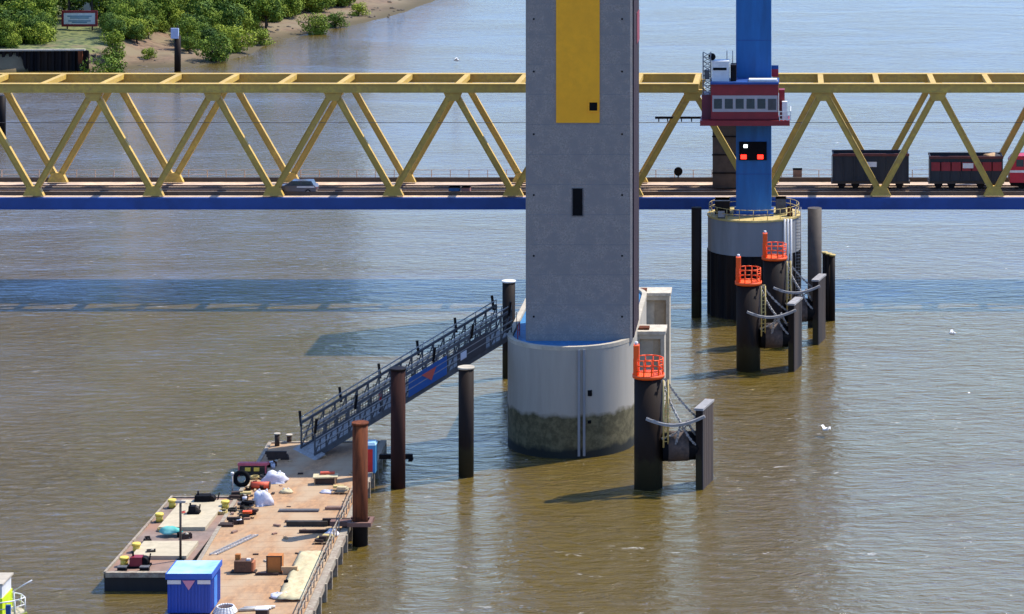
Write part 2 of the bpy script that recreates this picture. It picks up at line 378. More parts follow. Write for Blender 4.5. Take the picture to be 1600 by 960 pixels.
# front shrubs, each where the photo shows it
def tpx(k, px, py, z, sc_, label): 
    p = P(px, py, z); return tree(k, p.x, p.y, sc_, label)
tpx(3, 166, 92, 3.0, 1.05, 'rounded pale green bush at the end of the quay wall')
tpx(4, 232, 82, 2.0, .55, 'small low bush on the beach left of the beacon post')
tpx(3, 338, 76, 2.6, 1.0, 'bright green willow bush on the beach right of the beacon post')
tpx(3, 372, 62, 2.8, .95, 'bright green willow bush nearest the bend of the shoreline')
tpx(4, 408, 48, 3.0, .9, 'small rounded bush leaning over the sandy slope behind the willows')
tpx(3, 492, 30, 3.2, .9, 'large round bush at the sandy point, rightmost of the big bushes')
tpx(4, 524, 20, 3.3, .9, 'last low bush before the sandy spit')
tpx(4, 62, 52, 4.4, .8, 'dark low bush left of the red framed billboard')
tpx(4, 196, 60, 3.6, .8, 'low bush behind the rounded bush by the quay wall')
tpx(4, 22, 58, 4.2, .85, 'low bush above the left end of the quay wall')
tpx(4, 560, 6, 3.3, .8, 'small bush far along the sandy spit')
rows = [(519, 6.4), (526, 6.6), (534, 7), (543, 7.4), (554, 8), (567, 8.5), (582, 9), (600, 10)]
bx0 = P(92,30,4).x; bx1 = P(158,30,4).x
G = 'trees of the dense wood on the far bank'
for ri, (Y, st) in enumerate(rows):
    x = -195 + ri*3.1
    while x < -80:
        yy = Y+random.uniform(-3,3); xx = x+random.uniform(-1.5,1.5)
        d = sdist(xx, yy); px = VX+xx*F/yy
        if d > (12.5 if px < 200 else 22 if px < 330 else 17 if px < 430 else 21) and not (80 < px < 168 and yy < 545) and px < 560:
            if not (190 < px < 262 and yy < 533):
                tree(random.choice([0,0,1,2]), xx, yy, random.uniform(.8,1.1)*(.62 if ri < 2 else .8 if ri < 4 else 1), 'leafy dark green tree in the dense wood along the far bank', G)
        x += st*random.uniform(.75,1.1)*.72
GB = 'bushes along the edge of the wood'
rb_ = random.Random(5); kk = 0
while kk < 290:
    px = rb_.uniform(-60, 570); yy = rb_.uniform(508, 640); xx = (px-VX)*yy/F; d = sdist(xx, yy)
    lo, hi = (4, 28) if px < 185 else (20, 34) if px < 285 else (8, 30) if px < 420 else (14, 40)
    if not lo < d < hi or (72 < px < 176 and yy < 545): continue
    kk += 1; o = tree(rb_.choice([3,3,4,2,0]), xx, yy, rb_.uniform(.5,1.1)*(1 if yy > 560 else .8), 'leafy green shrub in the thicket along the edge of the far wood', GB, 'leafy_bush'); o['category'] = 'bush'; o.name = 'leafy_bush'
for Y in (612, 634):
    x = -200
    while x < -82:
        if sdist(x, Y) > 34: tree(random.choice([0,1,2]), x, Y+random.uniform(-6,6), random.uniform(.9,1.25), 'leafy dark green tree in the dense wood along the far bank', G)
        x += random.uniform(6,9)
for i, pr in enumerate(protos):
    if not used[i]:
        for c in list(pr.children): bpy.data.objects.remove(c)
        bpy.data.objects.remove(pr)
rs = MB(); rr_ = random.Random(9)
for i in range(900):
    px = rr_.uniform(140, 640); yy = rr_.uniform(500, 660); xx = (px-VX)*yy/F; d = sdist(xx, yy)
    if 0 < d < 9: rs.blob((xx, yy, ground_z(xx, yy)-.1), (rr_.uniform(.2,.7), rr_.uniform(.2,.6), rr_.uniform(.15,.45)), i, .3, 6, 4)
tag(rs.build('shore_stones', mat('shore_stone', (.20,.15,.10), .9, .5, 2, col2=(.06,.05,.04))), 'scattered dark stones and driftwood along the waterline of the far beach', 'stones', None, 'stuff')
# billboard, hut behind, beacon
p = P(124, 46, 4.2); s = F/p.y
bb = thing('billboard', 'white billboard in a dark red frame among the trees', 'billboard', (p.x, p.y, 4.2))
hw = 28/s; zt = H-(17-VY)/s; zb = H-(42-VY)/s
f_ = MB(); f_.box(p.x-hw, p.x+hw, p.y, p.y+.25, zb, zb+.5); f_.box(p.x-hw, p.x+hw, p.y, p.y+.25, zt-.45, zt); f_.box(p.x-hw, p.x-hw+.45, p.y, p.y+.25, zb+.5, zt-.45); f_.box(p.x+hw-.45, p.x+hw, p.y, p.y+.25, zb+.5, zt-.45)
f_.build('frame', M['red'], bb)
MB().box(p.x-hw+.45, p.x+hw-.45, p.y+.05, p.y+.2, zb+.5, zt-.45).build('board', M['white'], bb)
ln_ = MB(); bt = mat('faded_blue_print', (.16,.30,.38), .7, .2, 3)
for i, (wd, zz) in enumerate(((.80,.72),(.62,.56),(.74,.30),(.5,.16))): 
    hh = zt-zb-.95; ln_.box(p.x-hw*wd*.85, p.x+hw*wd*.85, p.y+.02, p.y+.045, zb+.5+hh*zz-.14, zb+.5+hh*zz+.1)
ln_.build('printed_lines', bt, bb)
for q in (-1, 1): MB().box(p.x+q*hw*.7-.12, p.x+q*hw*.7+.12, p.y+.26, p.y+.5, 3, zb+1).build('leg', M['brown'], bb)
p = P(132, 22, 5); q = MB(); s=F/p.y
hs = thing('riverside_hut', 'small white walled hut above the red framed billboard', 'hut', (p.x, p.y+3, 4))
MB().box(p.x-2.6, p.x+2.6, p.y+2, p.y+6, 3, 9.6).build('wall', M['white'], hs)
MB().side([(p.x-3,9.6),(p.x+3,9.6),(p.x,11.2)], p.y+1.6, p.y+6.4).build('roof', M['brown'], hs)
MB().box(p.x-1.4, p.x+1.4, p.y+1.95, p.y+2.02, 7.6, 8.8).build('window', M['glass'], hs)
p = P(277.5, 112, 0); s = F/p.y
be = thing('beacon_post', 'dark beacon post with a white and blue box standing in the shallows', 'beacon', (p.x,p.y,-1))
MB().tube((p.x,p.y,-1), (p.x,p.y,H-(56-VY)/s), .62, 12).build('post', M['dark'], be)
MB().box(p.x-1.1, p.x+.3, p.y-.75, p.y-.2, H-(60-VY)/s, H-(44-VY)/s).build('sign_box', mat('pale_blue_box', (.45,.52,.72), .5, .2, 2), be)
MB().tube((p.x,p.y,H-(56-VY)/s), (p.x,p.y,H-(40-VY)/s), .12, 8).build('antenna', M['dark'], be)
p = P(2, 212, 0)
mp_ = MB().tube((p.x,p.y,-1), (p.x,p.y,6.2), .7, 12); tag(mp_.build('mooring_pile', M['dark']), 'dark mooring pile out in the river at the left edge of the view', 'mooring pile')

# ------------------------------------------------------------------ yellow truss bridge
YF = F/14.5; WT = 9.4; YR = YF+WT
def zF(py): return H-(py-VY)/14.5
def xF(px): return (px-VX)/14.5
ZD = zF(305); ZTOP = zF(130.5); ZTB = zF(143)
def span(name, label, bots, tops, x0, x1, cx0, cx1, crossbeams, diags):
    r = thing(name, label, 'bridge', ((x0+x1)/2, YF+WT/2, 0))
    for yy in (YF, YR):
        c = MB(); c.box(cx0, cx1, yy-.42, yy+.42, ZTB, ZTOP-.12); c.box(cx0, cx1, yy-.52, yy+.52, ZTOP-.12, ZTOP); c.box(cx0, cx1, yy-.52, yy+.52, ZTB-.1, ZTB)
        c.build('top_chord', M['yel'], r)
        for (a_, b_) in diags:
            xb, xt = (a_, b_)
            d = MB(); up = (0,1,0); bx = xF(xb); tx = xF(xt)
            p0 = Vector((bx, yy, ZD+.15)); p1 = Vector((tx, yy, ZTB+.2))
            dr = (p1-p0).normalized(); nr = Vector((dr.z, 0, -dr.x))
            d.bar(p0, p1, .50, .44, (0,1,0)); d.bar(p0+nr*.285, p1+nr*.285, .07, .60, (0,1,0)); d.bar(p0-nr*.285, p1-nr*.285, .07, .60, (0,1,0))
            d.build('diagonal', M['yel'], r)
        for t, zz_, h_ in [(t, ZTB+.2, ZTB-1.0) for t in tops]+[(t, ZD-.05, ZD+1.0) for t in bots]:
            x_ = xF(t); gp = MB()
            gp.side([(x_-1.12,zz_),(x_-.6,h_),(x_+.6,h_),(x_+1.12,zz_)], yy-.36, yy+.36)
            for bx_, bz_ in ((-.5,.35),(0,.35),(.5,.35),(-.35,.7),(.35,.7)): gp.tube((x_+bx_, yy-.39, zz_+(h_-zz_)*bz_), (x_+bx_, yy-.36, zz_+(h_-zz_)*bz_), .05, 6)
            gp.build('gusset_plate', M['yel'], r)
    for i in range(int(crossbeams[2])):
        x = xF(crossbeams[0]+crossbeams[1]*i)
        if cx0-.1 < x < cx1+.1:
            MB().box(x-.3, x+.3, YF+.53, YR-.53, ZTOP-.55, ZTOP-.02).build('cross_beam', M['yel'], r)
    for i in range(int(crossbeams[2])):
        x = xF(crossbeams[0]+crossbeams[1]*i); x2 = xF(crossbeams[0]+crossbeams[1]*(i+1))
    zg = zF(308)
    for yy, nm in ((YF-.75, 'edge_girder'), (YR+.1, 'edge_girder')):
        gd = MB(); gd.box(x0, x1, yy, yy+.5, zF(325), zg); gd.box(x0, x1, yy-.12, yy+.62, zF(325)-.05, zF(325)+.04)
        x = x0+1.5
        gd.build(nm, M['blueg'], r)
    MB().box(x0, x1, YF-.25, YR+3.2, zg-.35, zg+.02).build('deck', M['deckr'], r)
    st = MB()
    for yy in (YF+2.6, YF+4.05, YF+5.6, YF+7.05): st.box(x0, x1, yy-.06, yy+.06, zg+.02, zg+.18)
    st.build('rails', M['sleeper'], r)
    kb = MB(); kb.box(x0, x1, YF+1.0, YF+1.25, zg+.02, zg+.42); kb.box(x0, x1, YR+1.0, YR+1.3, zg+.02, zg+.5); kb.build('kerbs', M['brown'], r)
    for (yy, hh) in ((YF-.62, .0), (YR+3.0, 1.0)):
        if hh == 0: continue
        rl = MB()
        for zz in (.55, 1.05): rl.box(x0, x1, yy-.02, yy+.02, zg+zz-.02, zg+zz+.02)
        x = x0+.4
        while x < x1: rl.box(x-.04, x+.04, yy-.04, yy+.04, zg, zg+1.05); x += 2.1
        rl.build('railing', M['deckr'], r)
    wr = MB(); wr.tube((x0, YF+4.8, zF(196)-.35), (x1, YF+4.8, zF(196)-.35), .035, 5); wr.build('overhead_wire', M['grey'], r)
    return r
LB = [53-187.2*2, 53-187.2, 53, 240, 427.5, 614.5, 802, 989, 1176]; LT = [x+93.5 for x in LB[:-1]]
dg = []
for i in range(8): dg += [(LB[i], LT[i]), (LB[i+1], LT[i])]
span('truss_bridge_span', 'long yellow truss span with blue edge girder left of the blue pylon', LB, LT, xF(-330), xF(1178), xF(-330), xF(1092), (-28-93*2, 92.9, 16), dg)
RB = [1200, 1376, 1553, 1730]; RT = [1286, 1465, 1641]; dg = [(1200,1286),(1376,1286),(1376,1465),(1553,1465),(1553,1641),(1730,1641)]
span('truss_bridge_span', 'yellow truss span carrying the goods wagons right of the blue pylon', RB, RT, xF(1184), xF(1900), xF(1206), xF(1900), (1195, 88, 9), dg)
# brown stair tower between the trusses at the blue pylon
sx0, sx1 = (1114-VX)/14.2, (1160-VX)/14.2
stw = thing('stair_tower', 'dark brown column rising from the bridge deck behind the blue pylon', 'tower', ((sx0+sx1)/2, YF+6, 10))
MB().box(sx0, sx1, YF+4.6, YF+7.8, ZD, H-(150-VY)/14.2).build('shaft', M['brown'], stw)
for i in range(5): MB().box(sx0-.06, sx1+.06, YF+4.52, YF+4.6, ZD+1.6+2*i, ZD+1.75+2*i).build('band', M['dark'], stw)

# signal boom and small mast
p = PY(1020, 193, YF-2); q = PY(1104, 193, YF-2)

# ------------------------------------------------------------------ goods wagons, engine, car on the bridge
YW = YF+4.85; sW = F/(YW-1.4); zg = zF(308)
def xw(px): return (px-VX)/sW
def zw(py): return H-(py-VY)/sW
def wagon(x0p, x1p, top, m, mtop, label, red):
    x0, x1 = xw(x0p), xw(x1p); r = thing('goods_wagon', label, 'wagon', ((x0+x1)/2, YW, zg+.3), 'open goods wagons on the bridge')
    zt_ = zw(top); zb_ = zg+1.15
    b_ = MB(); b_.box(x0, x1, YW-1.4, YW-1.3, zb_, zt_); b_.box(x0, x1, YW+1.3, YW+1.4, zb_, zt_); b_.box(x0, x0+.1, YW-1.3, YW+1.3, zb_, zt_); b_.box(x1-.1, x1, YW-1.3, YW+1.3, zb_, zt_); b_.box(x0, x1, YW-1.3, YW+1.3, zb_-.02, zb_+.12)
    b_.build('body', m, r)
    rb = MB(); n = 7
    for i in range(n+1): x = x0+(x1-x0-.12)*i/n; rb.box(x, x+.12, YW-1.5, YW-1.4, zb_, zt_-.1)
    rb.build('ribs', m, r)
    t = MB(); t.box(x0-.05, x1+.05, YW-1.52, YW-1.36, zt_-.22, zt_+.05); t.box(x0-.05, x1+.05, YW+1.36, YW+1.52, zt_-.22, zt_+.05); t.build('top_rail', mtop, r)
    MB().box(x0-.15, x1+.15, YW-1.2, YW+1.2, zb_-.3, zb_-.03).build('chassis', M['brown'], r)
    for fx in (.12, .3, .7, .88):
        for sy in (-.75, .75):
            x = x0+(x1-x0)*fx; MB().tube((x, YW+sy-.07, zg+.75), (x, YW+sy+.07, zg+.75), .45, 14).build('wheel', M['dark'], r)
    cx = (x0+x1)/2+ (0.1 if not red else .2); zl = (zb_+zt_)/2+.15
    MB().box(cx-.6, cx+.55, YW-1.535, YW-1.505, zl-.05, zl+.5).build('number_plate', M['white'], r)
    if red: MB().box(x0+.15, x1-.15, YW-1.50, YW-1.46, zl-.35, zl+.6).build('band', M['red'], r)
    l_ = MB(); l_.box(x0-.12, x0-.06, YW-1.35, YW-1.29, zb_-.3, zt_-.2); l_.box(x0-.12, x0-.06, YW-.9, YW-.84, zb_-.3, zt_-.2)
    for i in range(6): l_.box(x0-.12, x0-.07, YW-1.29, YW-.9, zb_+.3*i, zb_+.3*i+.05)
    l_.build('ladder', M['galv'], r)
    return r
wagon(1301, 1420, 241, M['wagon'], M['wagonr'], 'black open goods wagon nearest the blue pylon', False)
wb = wagon(1453, 1567, 245, M['wagon'], M['wagonr'], 'brown banded open goods wagon behind the red engine', True)
c = MB().blob((xw(1552), YW, zw(248)), (.95,1.1,.35), 3, .2); tag(c.build('sand_load', M['wood3']), 'pale heap showing above the brown banded wagon rim', 'load')
x0, x1 = xw(1578), xw(1740)
r = thing('rail_engine', 'red rail engine with white stripe at the right edge of the view', 'engine', ((x0+x1)/2, YW, zg+.3))
MB().side([(x0,zg+1.0),(x1,zg+1.0),(x1,zg+3.2),(x0+3.4,zg+3.2),(x0+3.3,zg+3.9),(x0+.5,zg+3.9),(x0,zg+3.3)], YW-1.4, YW+1.4).build('body', M['locor'], r)
MB().box(x0-.02, x1, YW-1.44, YW-1.405, zg+2.1, zg+2.35).build('stripe', M['white'], r)
MB().box(x0+.7, x0+1.5, YW-1.43, YW-1.405, zg+2.75, zg+3.5).build('window', M['glass'], r)
MB().box(x0+1.9, x0+2.9, YW-1.43, YW-1.405, zg+2.75, zg+3.5).build('window', M['glass'], r)
MB().box(x0+.1, x1, YW-1.2, YW+1.2, zg+.7, zg+1.0).build('chassis', M['black'], r)
for xx in (x0+1.3, x0+3.0, x0+7.0, x0+8.7):
    for sy in (-.75,.75): MB().tube((xx,YW+sy-.07,zg+.75),(xx,YW+sy+.07,zg+.75),.45,14).build('wheel', M['dark'], r)

YC = YF+1.95; 
def car():
    xc = xF(458); r = thing('estate_car', 'dark estate car with white side flash driving left on the bridge deck', 'car', (xc, YC, zg+.02)); z0 = zg+.02
    prof = [(-2.3,.35),(2.25,.35),(2.3,.75),(2.15,1.02),(2.0,1.05),(-1.0,1.0),(-2.15,.85),(-2.35,.6)]
    MB().side([(xc+a_, z0+b_) for a_, b_ in prof], YC-.88, YC+.88).build('body', mat('dark_car_paint', (.10,.09,.10), .3, .1, 2), r)
    MB().side([(xc+a_, z0+b_) for a_, b_ in [(-1.15,1.0),(2.0,1.05),(1.75,1.5),(-.35,1.52)]], YC-.76, YC+.76).build('roof', mat('silver_dark_roof', (.05,.06,.09), .25, .3, 2), r)
    for a_, b_ in ((-.2,.55),(.7,1.6)): MB().box(xc+a_, xc+b_, YC-.80, YC-.765, z0+1.1, z0+1.42).build('window', M['glass'], r)
    MB().box(xc+.2, xc+2.1, YC-.90, YC-.885, z0+.82, z0+.95).build('side_stripe', M['white'], r)
    MB().side([(xc-1.95,z0+.9),(xc-1.2,z0+1.0),(xc-1.2,z0+1.02),(xc-1.95,z0+.94)], YC-.6, YC+.6).build('bonnet_trim', M['white'], r)
    for q in (-1.45, 1.4):
        for sy in (-.82,.82):
            t = MB().tube((xc+q,YC+sy-.09,z0+.32),(xc+q,YC+sy+.09,z0+.32),.32,16).build('wheel', M['black'], r)
            MB().tube((xc+q,YC+sy-.1,z0+.32),(xc+q,YC+sy+.1,z0+.32),.18,10).build('rim', M['galv'], t)
    MB().box(xc-2.36, xc-2.3, YC-.8, YC-.5, z0+.62, z0+.75).build('headlight', M['white'], r)
    MB().box(xc+2.28, xc+2.33, YC-.8, YC-.5, z0+.7, z0+.85).build('tail_light', M['red'], r)
car()
def crate(name, label, cat, px0, px1, Y, z0, h, d, m, group=None):
    s_ = F/Y; x0 = (px0-VX)/s_; x1 = (px1-VX)/s_
    r = thing(name, label, cat, ((x0+x1)/2, Y+d/2, z0), group)
    MB().box(x0, x1, Y, Y+d, z0, z0+h).build('body', m, r)
    e = MB(); 
    for zz in (z0+.02, z0+h-.1): e.box(x0-.03, x1+.03, Y-.03, Y+d+.03, zz, zz+.1)
    e.build('rim', M['dark'] if m is not M['dark'] else M['galv'], r)
    return r
crate('storage_box', 'small blue storage box on the bridge deck near the grey pylon', 'box', 701, 718, YF+1.5, zg+.02, .8, 1.0, mat('box_blue', (.02,.10,.25), .6, .2, 3))
crate('storage_box', 'dull red brown box on the bridge deck beside the blue box', 'box', 721, 734, YF+1.5, zg+.02, .8, 1.0, mat('box_redbrown', (.30,.13,.11), .6, .2, 3))
crate('equipment_cabinet', 'brown equipment cabinet on the deck right of the blue pylon', 'cabinet', 1239, 1253, YR+1.8, zg+.02, 1.3, .8, M['steelfl'])
p = Vector((xF(1053), YR+1.5, zg))
r = thing('signal_post', 'round black signal head on a short post between grey and blue pylons', 'signal', p)
MB().tube(p, p+Vector((0,0,.7)), .08, 8).build('post', M['dark'], r)
MB().tube(p+Vector((0,-.2,1.1)), p+Vector((0,.2,1.1)), .48, 16).build('signal_head', M['black'], r)
# overhead wire bracket beside the cabin
r = thing('wire_bracket', 'dark overhead wire bracket reaching left from the red control cabin', 'bracket', (xF(1060), YF-1, 19))
z193 = zF(193); MB().box(xF(1020), xF(1096), YF+4.55, YF+4.75, z193-.12, z193+.12).build('arm', M['dark'], r)
q = MB()
for x_ in (1026,1040,1052,1062,1078): q.tube((xF(x_),YF+4.65,z193-.45),(xF(x_),YF+4.65,z193-.12),.07,6)
q.build('insulators', M['grey'], r)

# ------------------------------------------------------------------ blue pylon and its pier
CX, CY = (1177.5-VX)/15.0, 281.0; sP = F/279.3
bxl, bxr = (1150-VX)/sP, (1205-VX)/sP
pr_x = (1178-VX)/15.0; PR = 72.5/15.0
r = thing('bridge_pier', 'round pier under the blue pylon with grey concrete cap over dark sheet piling', 'pier', (pr_x, CY, -1))
def circ(cx, cy, rr, n=48, sy=1): return [(cx+rr*math.cos(2*math.pi*i/n), cy+rr*sy*math.sin(2*math.pi*i/n)) for i in range(n)]
MB().prism(circ(pr_x, CY, PR), 6.6, 10.1, True).build('cap', M['conc'], r)
cr_ = []
for i in range(96):
    rr = PR-.12+(.22 if (i//2)%2 else 0); cr_.append((pr_x+rr*math.cos(2*math.pi*i/96), CY+rr*math.sin(2*math.pi*i/96)))
MB().prism(cr_, -2, 6.58).build('sheet_piling', M['dark'], r)
M['rimy'] = mat('rim_yellow_paint', (.60,.45,.16), .6, .3, 2)
MB().prism(circ(pr_x, CY, PR+.08), 10.1, 10.28, True).build('rim', M['rimy'], r)
rl = MB(); pts = circ(pr_x, CY, PR-.15, 40)
for k, (x, y) in enumerate(pts):
    x2, y2 = pts[(k+1)%40]
    if y < CY-2.2 or True:
        for zz in (.55, 1.05): rl.tube((x,y,10.28+zz),(x2,y2,10.28+zz),.035,5)
        if k%2 == 0: rl.tube((x,y,10.28),(x,y,11.33),.035,5)
rl.build('railing', M['rimy'], r)
q = MB()
for x_ in (1226,1231,1236): q.tube(((x_-VX)/15.2, CY-PR*.78, 1.5), ((x_-VX)/15.2, CY-PR*.78, 10.3), .11, 8)
q.build('pipes', M['white'], r)
q = MB(); lx = (1243-VX)/15.2; ly = CY-PR*.42
q.tube((lx,ly,1),(lx,ly,11.2),.05,6); q.tube((lx+.55,ly+.3,1),(lx+.55,ly+.3,11.2),.05,6)
for i in range(30): q.tube((lx,ly,1+i*.33),(lx+.55,ly+.3,1+i*.33),.03,4)
q.build('ladder', M['galv'], r)

r = thing('blue_pylon', 'bright blue bridge pylon carrying the dark red control cabin', 'pylon', ((bxl+bxr)/2, 281.3, 10.1))
sh = MB(); sh.box(bxl, bxr, 279.3, 283.2, 10.12, 42)
sh.build('shaft', M['bluep'], r)
q = MB()
for zz in (14.6, 28.5, 33, 37.5): q.box(bxl-.015, bxr+.015, 279.28, 283.22, zz, zz+.05)
q.build('weld_seams', M['blueg'], r)
MB().box(bxl-.25, bxr+.25, 279.05, 283.45, 10.285, 10.55).build('base_plate', M['blueg'], r)
zz = lambda py, s_: H-(py-VY)/s_
sD = F/279.1
pn = MB().box((1155-VX)/sD, (1198-VX)/sD, 279.05, 279.28, zz(250.5,sD), zz(222,sD)).build('signal_panel', M['black'], r)
for x_ in (1162, 1188): MB().box((x_-4.5-VX)/sD, (x_+4.5-VX)/sD, 278.98, 279.04, zz(248.5,sD), zz(242,sD)).build('red_light', M['lampr'], pn)
MB().box((1162-VX)/sD, (1168-VX)/sD, 278.98, 279.04, zz(231,sD), zz(226,sD)).build('white_light', M['lampw'], pn)
# pier top clutter
for (nm, lb, ct, a_, b_, Y_, h_, d_, m_) in [
    ('winch_housing', 'dark winch housing on the left of the blue pylon pier', 'winch', 1117, 1140, 279.5, 1.6, 1.8, M['dark']),
    ('equipment_cabinet', 'pale lidded cabinet behind the railing left of the blue pylon', 'cabinet', 1122, 1132, 277.6, .9, .7, M['galv']),
    ('equipment_cabinet', 'grey cabinet on the pier right of the blue pylon', 'cabinet', 1212, 1228, 280.2, 1.7, 1.2, M['grey']),
    ('drum', 'small rusty drum at the right rim of the blue pylon pier', 'drum', 1230, 1238, 279.0, 1.0, .7, M['rust'])]:
    crate(nm, lb, ct, a_, b_, Y_, 10.285, h_, d_, m_)

# control cabin
YCB = 275.2; sC = F/YCB
X = lambda px: (px-VX)/sC
Z = lambda py: H-(py-VY)/sC
r = thing('control_cabin', 'dark red control cabin with a row of windows clasping the blue pylon', 'control cabin', (X(1164), 278, Z(196)))
cbk = 279.0
MB().box(X(1111), X(1216), YCB, cbk-.02, Z(187), Z(132)).build('body', M['red'], r)
q = MB(); q.box(X(1096), X(1111)-.01, YCB+.8, cbk, Z(196), Z(150)); q.build('side_annex', mat('annex_dark_red', (.13,.012,.03), .5,.2,1), r)
MB().box(X(1094), X(1234), YCB-.5, cbk-.03, Z(196), Z(188)).build('walkway', M['red'], r)
MB().box(X(1110), X(1217), YCB-.25, cbk, Z(132)+.01, Z(128.5)).build('roof', M['blueg'], r)
wf = MB().box(X(1113), X(1215), YCB-.06, YCB-.005, Z(175), Z(149.5)).build('window_band', mat('window_frame_grey', (.42,.38,.38), .5,.1,2), r)
for i in range(5):
    a_ = 1115.5+i*17; MB().box(X(a_), X(a_+12.5), YCB-.09, YCB-.063, Z(170), Z(154.5)).build('window', M['glass'], wf)
MB().box(X(1200), X(1213), YCB-.09, YCB-.063, Z(172), Z(154.5)).build('window', M['grey'], wf)
q = MB()
for zz_ in (Z(186), Z(180), Z(174)): q.box(X(1218), X(1236), YCB-.45, YCB-.39, zz_-.04, zz_+.04); q.box(X(1236)-.06, X(1236), YCB-.4, cbk, zz_-.04, zz_+.04)
for x_ in (1218,1224,1230,1235.5): q.box(X(x_)-.04, X(x_)+.04, YCB-.46, YCB-.38, Z(188), Z(173))
q.box(X(1222), X(1230), YCB+.3, YCB+1.1, Z(187.5), Z(160)); q.build('balcony_railing', M['white'], r)
MB().box(X(1217), X(1226), YCB+1.2, YCB+2.6, Z(187.5), Z(143)).build('side_locker', M['red'], r)
for (nm, lb, ct, a_, b_, t_, m_) in [
    ('machinery_box', 'cream machinery box with a dark slot on the cabin roof', 'box', 1112, 1139, 97, M['white']),
    ('machinery_box', 'dark machinery box on the cabin roof beside the blue pylon', 'box', 1141, 1150, 103, M['dark'])]:
    rr = thing(nm, lb, ct, (X((a_+b_)/2), YCB+1.5, Z(128.5)))
    MB().box(X(a_), X(b_), YCB+.6, YCB+2.6, Z(128.5), Z(t_)).build('housing', m_, rr)
    MB().box(X(a_+2), X(b_-4), YCB+.56, YCB+.6, Z(111), Z(107)).build('vent', M['black'], rr)
rr = thing('radar_mast', 'pale lattice mast with black radar ball on the cabin roof', 'mast', (X(1106), YCB+1.2, Z(150)))
q = MB()
for dx in (X(1098), X(1110)):
    for dy in (YCB+.9, YCB+1.6): q.tube((dx,dy,Z(150)),(dx,dy,Z(84)),.06,6)
for i in range(9):
    z_ = Z(150)+i*.48; q.tube((X(1098),YCB+.9,z_),(X(1110),YCB+.9,z_+.48),.04,5); q.tube((X(1098),YCB+1.6,z_+.48),(X(1110),YCB+1.6,z_),.04,5); q.tube((X(1098),YCB+.9,z_),(X(1110),YCB+.9,z_),.04,5)
q.build('lattice', M['galv'], rr)
MB().blob((X(1112), YCB+1.2, Z(91)), (.38,.38,.38), 1, 0, flat=False).build('radar_ball', M['black'], rr)
MB().box(X(1100), X(1108), YCB+.8, YCB+1.7, Z(126), Z(112)).build('cabinet', M['grey'], rr)
rr = thing('whip_antennas', 'pair of thin whip antennas on the cabin roof left of the blue pylon', 'antenna', (X(1138), YCB+1.5, Z(97)))
for x_ in (1135, 1144): MB().tube((X(x_), YCB+2.2, Z(98 if x_==1135 else 105)), (X(x_), YCB+2.2, Z(83)), .045, 6).build('whip', M['galv'], rr)
rr = thing('flag_board', 'red and navy board fixed behind the right side of the blue pylon', 'board', (X(1209), 281, Z(116)))
MB().box(bxr+.02, bxr+.75, 280.4, 280.5, 24.6, 25.4).build('red_half', M['locor'], rr); MB().box(bxr+.02, bxr+.75, 280.4, 280.5, 25.4, 25.8).build('navy_half', M['navy'], rr)
rr = thing('roof_skylight', 'long white skylight lying on the cabin roof in front of the blue pylon', 'skylight', (X(1190), YCB+.8, Z(128.5)))
MB().box(X(1170), X(1214), YCB+.3, YCB+1.6, Z(128.5), Z(125)).build('lid', M['white'], rr); MB().box(X(1169), X(1215), YCB+.2, YCB+1.7, Z(128.5), Z(128.5)+.06).build('kerb', M['galv'], rr)

# ------------------------------------------------------------------ grey pylons and their pier
NX0, NX1 = -22.40, -13.47; NY0 = 224.6; ND = 7.8
def pylon(x0, x1, y0, d, top, label, zb=8.9):
    r = thing('grey_pylon', label, 'pylon', ((x0+x1)/2, y0+d/2, zb), 'grey concrete bridge pylons')
    c_ = .18
    ring = [(x0+c_,y0),(x1-c_,y0),(x1,y0+c_),(x1,y0+d-c_),(x1-c_,y0+d),(x0+c_,y0+d),(x0,y0+d-c_),(x0,y0+c_)]
    MB().prism(ring, zb, top).build('shaft', M['concp'], r)
    return r
r = pylon(NX0, NX1, NY0, ND, 39.5, 'near grey concrete pylon with a tall yellow panel on its front')
sN = F/NY0
XN = lambda px: (px-VX)/sN
ZN = lambda py: H-(py-VY)/sN
yp = MB().box(XN(869), XN(937), NY0-.07, NY0-.002, ZN(192), 39.4).build('yellow_panel', M['ypanel'], r)
q = MB(); a0,a1,b0,b1 = XN(921),XN(933.5),ZN(173),ZN(160)
q.box(a0-.12,a1+.12,NY0-.13,NY0-.072,b0-.12,b0); q.box(a0-.12,a1+.12,NY0-.13,NY0-.072,b1,b1+.12); q.box(a0-.12,a0,NY0-.13,NY0-.072,b0,b1); q.box(a1,a1+.12,NY0-.13,NY0-.072,b0,b1)
q.build('hatch_frame', M['ypanel'], yp); MB().box(a0,a1,NY0-.09,NY0-.072,b0,b1).build('hatch', M['black'], yp)
wn = MB().box(XN(895), XN(910), NY0-.03, NY0-.002, ZN(337), ZN(295)).build('window', M['black'], r)
q = MB(); q.box(XN(893.5),XN(895),NY0-.06,NY0-.002,ZN(338),ZN(294)); q.box(XN(910),XN(911.5),NY0-.06,NY0-.002,ZN(338),ZN(294)); q.box(XN(895),XN(910),NY0-.06,NY0-.002,ZN(295),ZN(294)); q.box(XN(895),XN(910),NY0-.06,NY0-.002,ZN(338),ZN(337)); q.build('frame', M['grey'], wn)
q = MB()
for py in (30,112,210,305,400,495):
    for px in (834, 972): q.tube((XN(px),NY0-.02,ZN(py)),(XN(px),NY0-.001,ZN(py)),.09,8)
q.build('tie_holes', M['dark'], r)
q = MB()
for py in range(-40, 530, 47): q.box(NX0+.2,NX1-.2,NY0-.006,NY0-.001,ZN(py),ZN(py)+.035)
q.build('formwork_joints', mat('joint_grey', (.19,.195,.21), .9,.2,1), r)
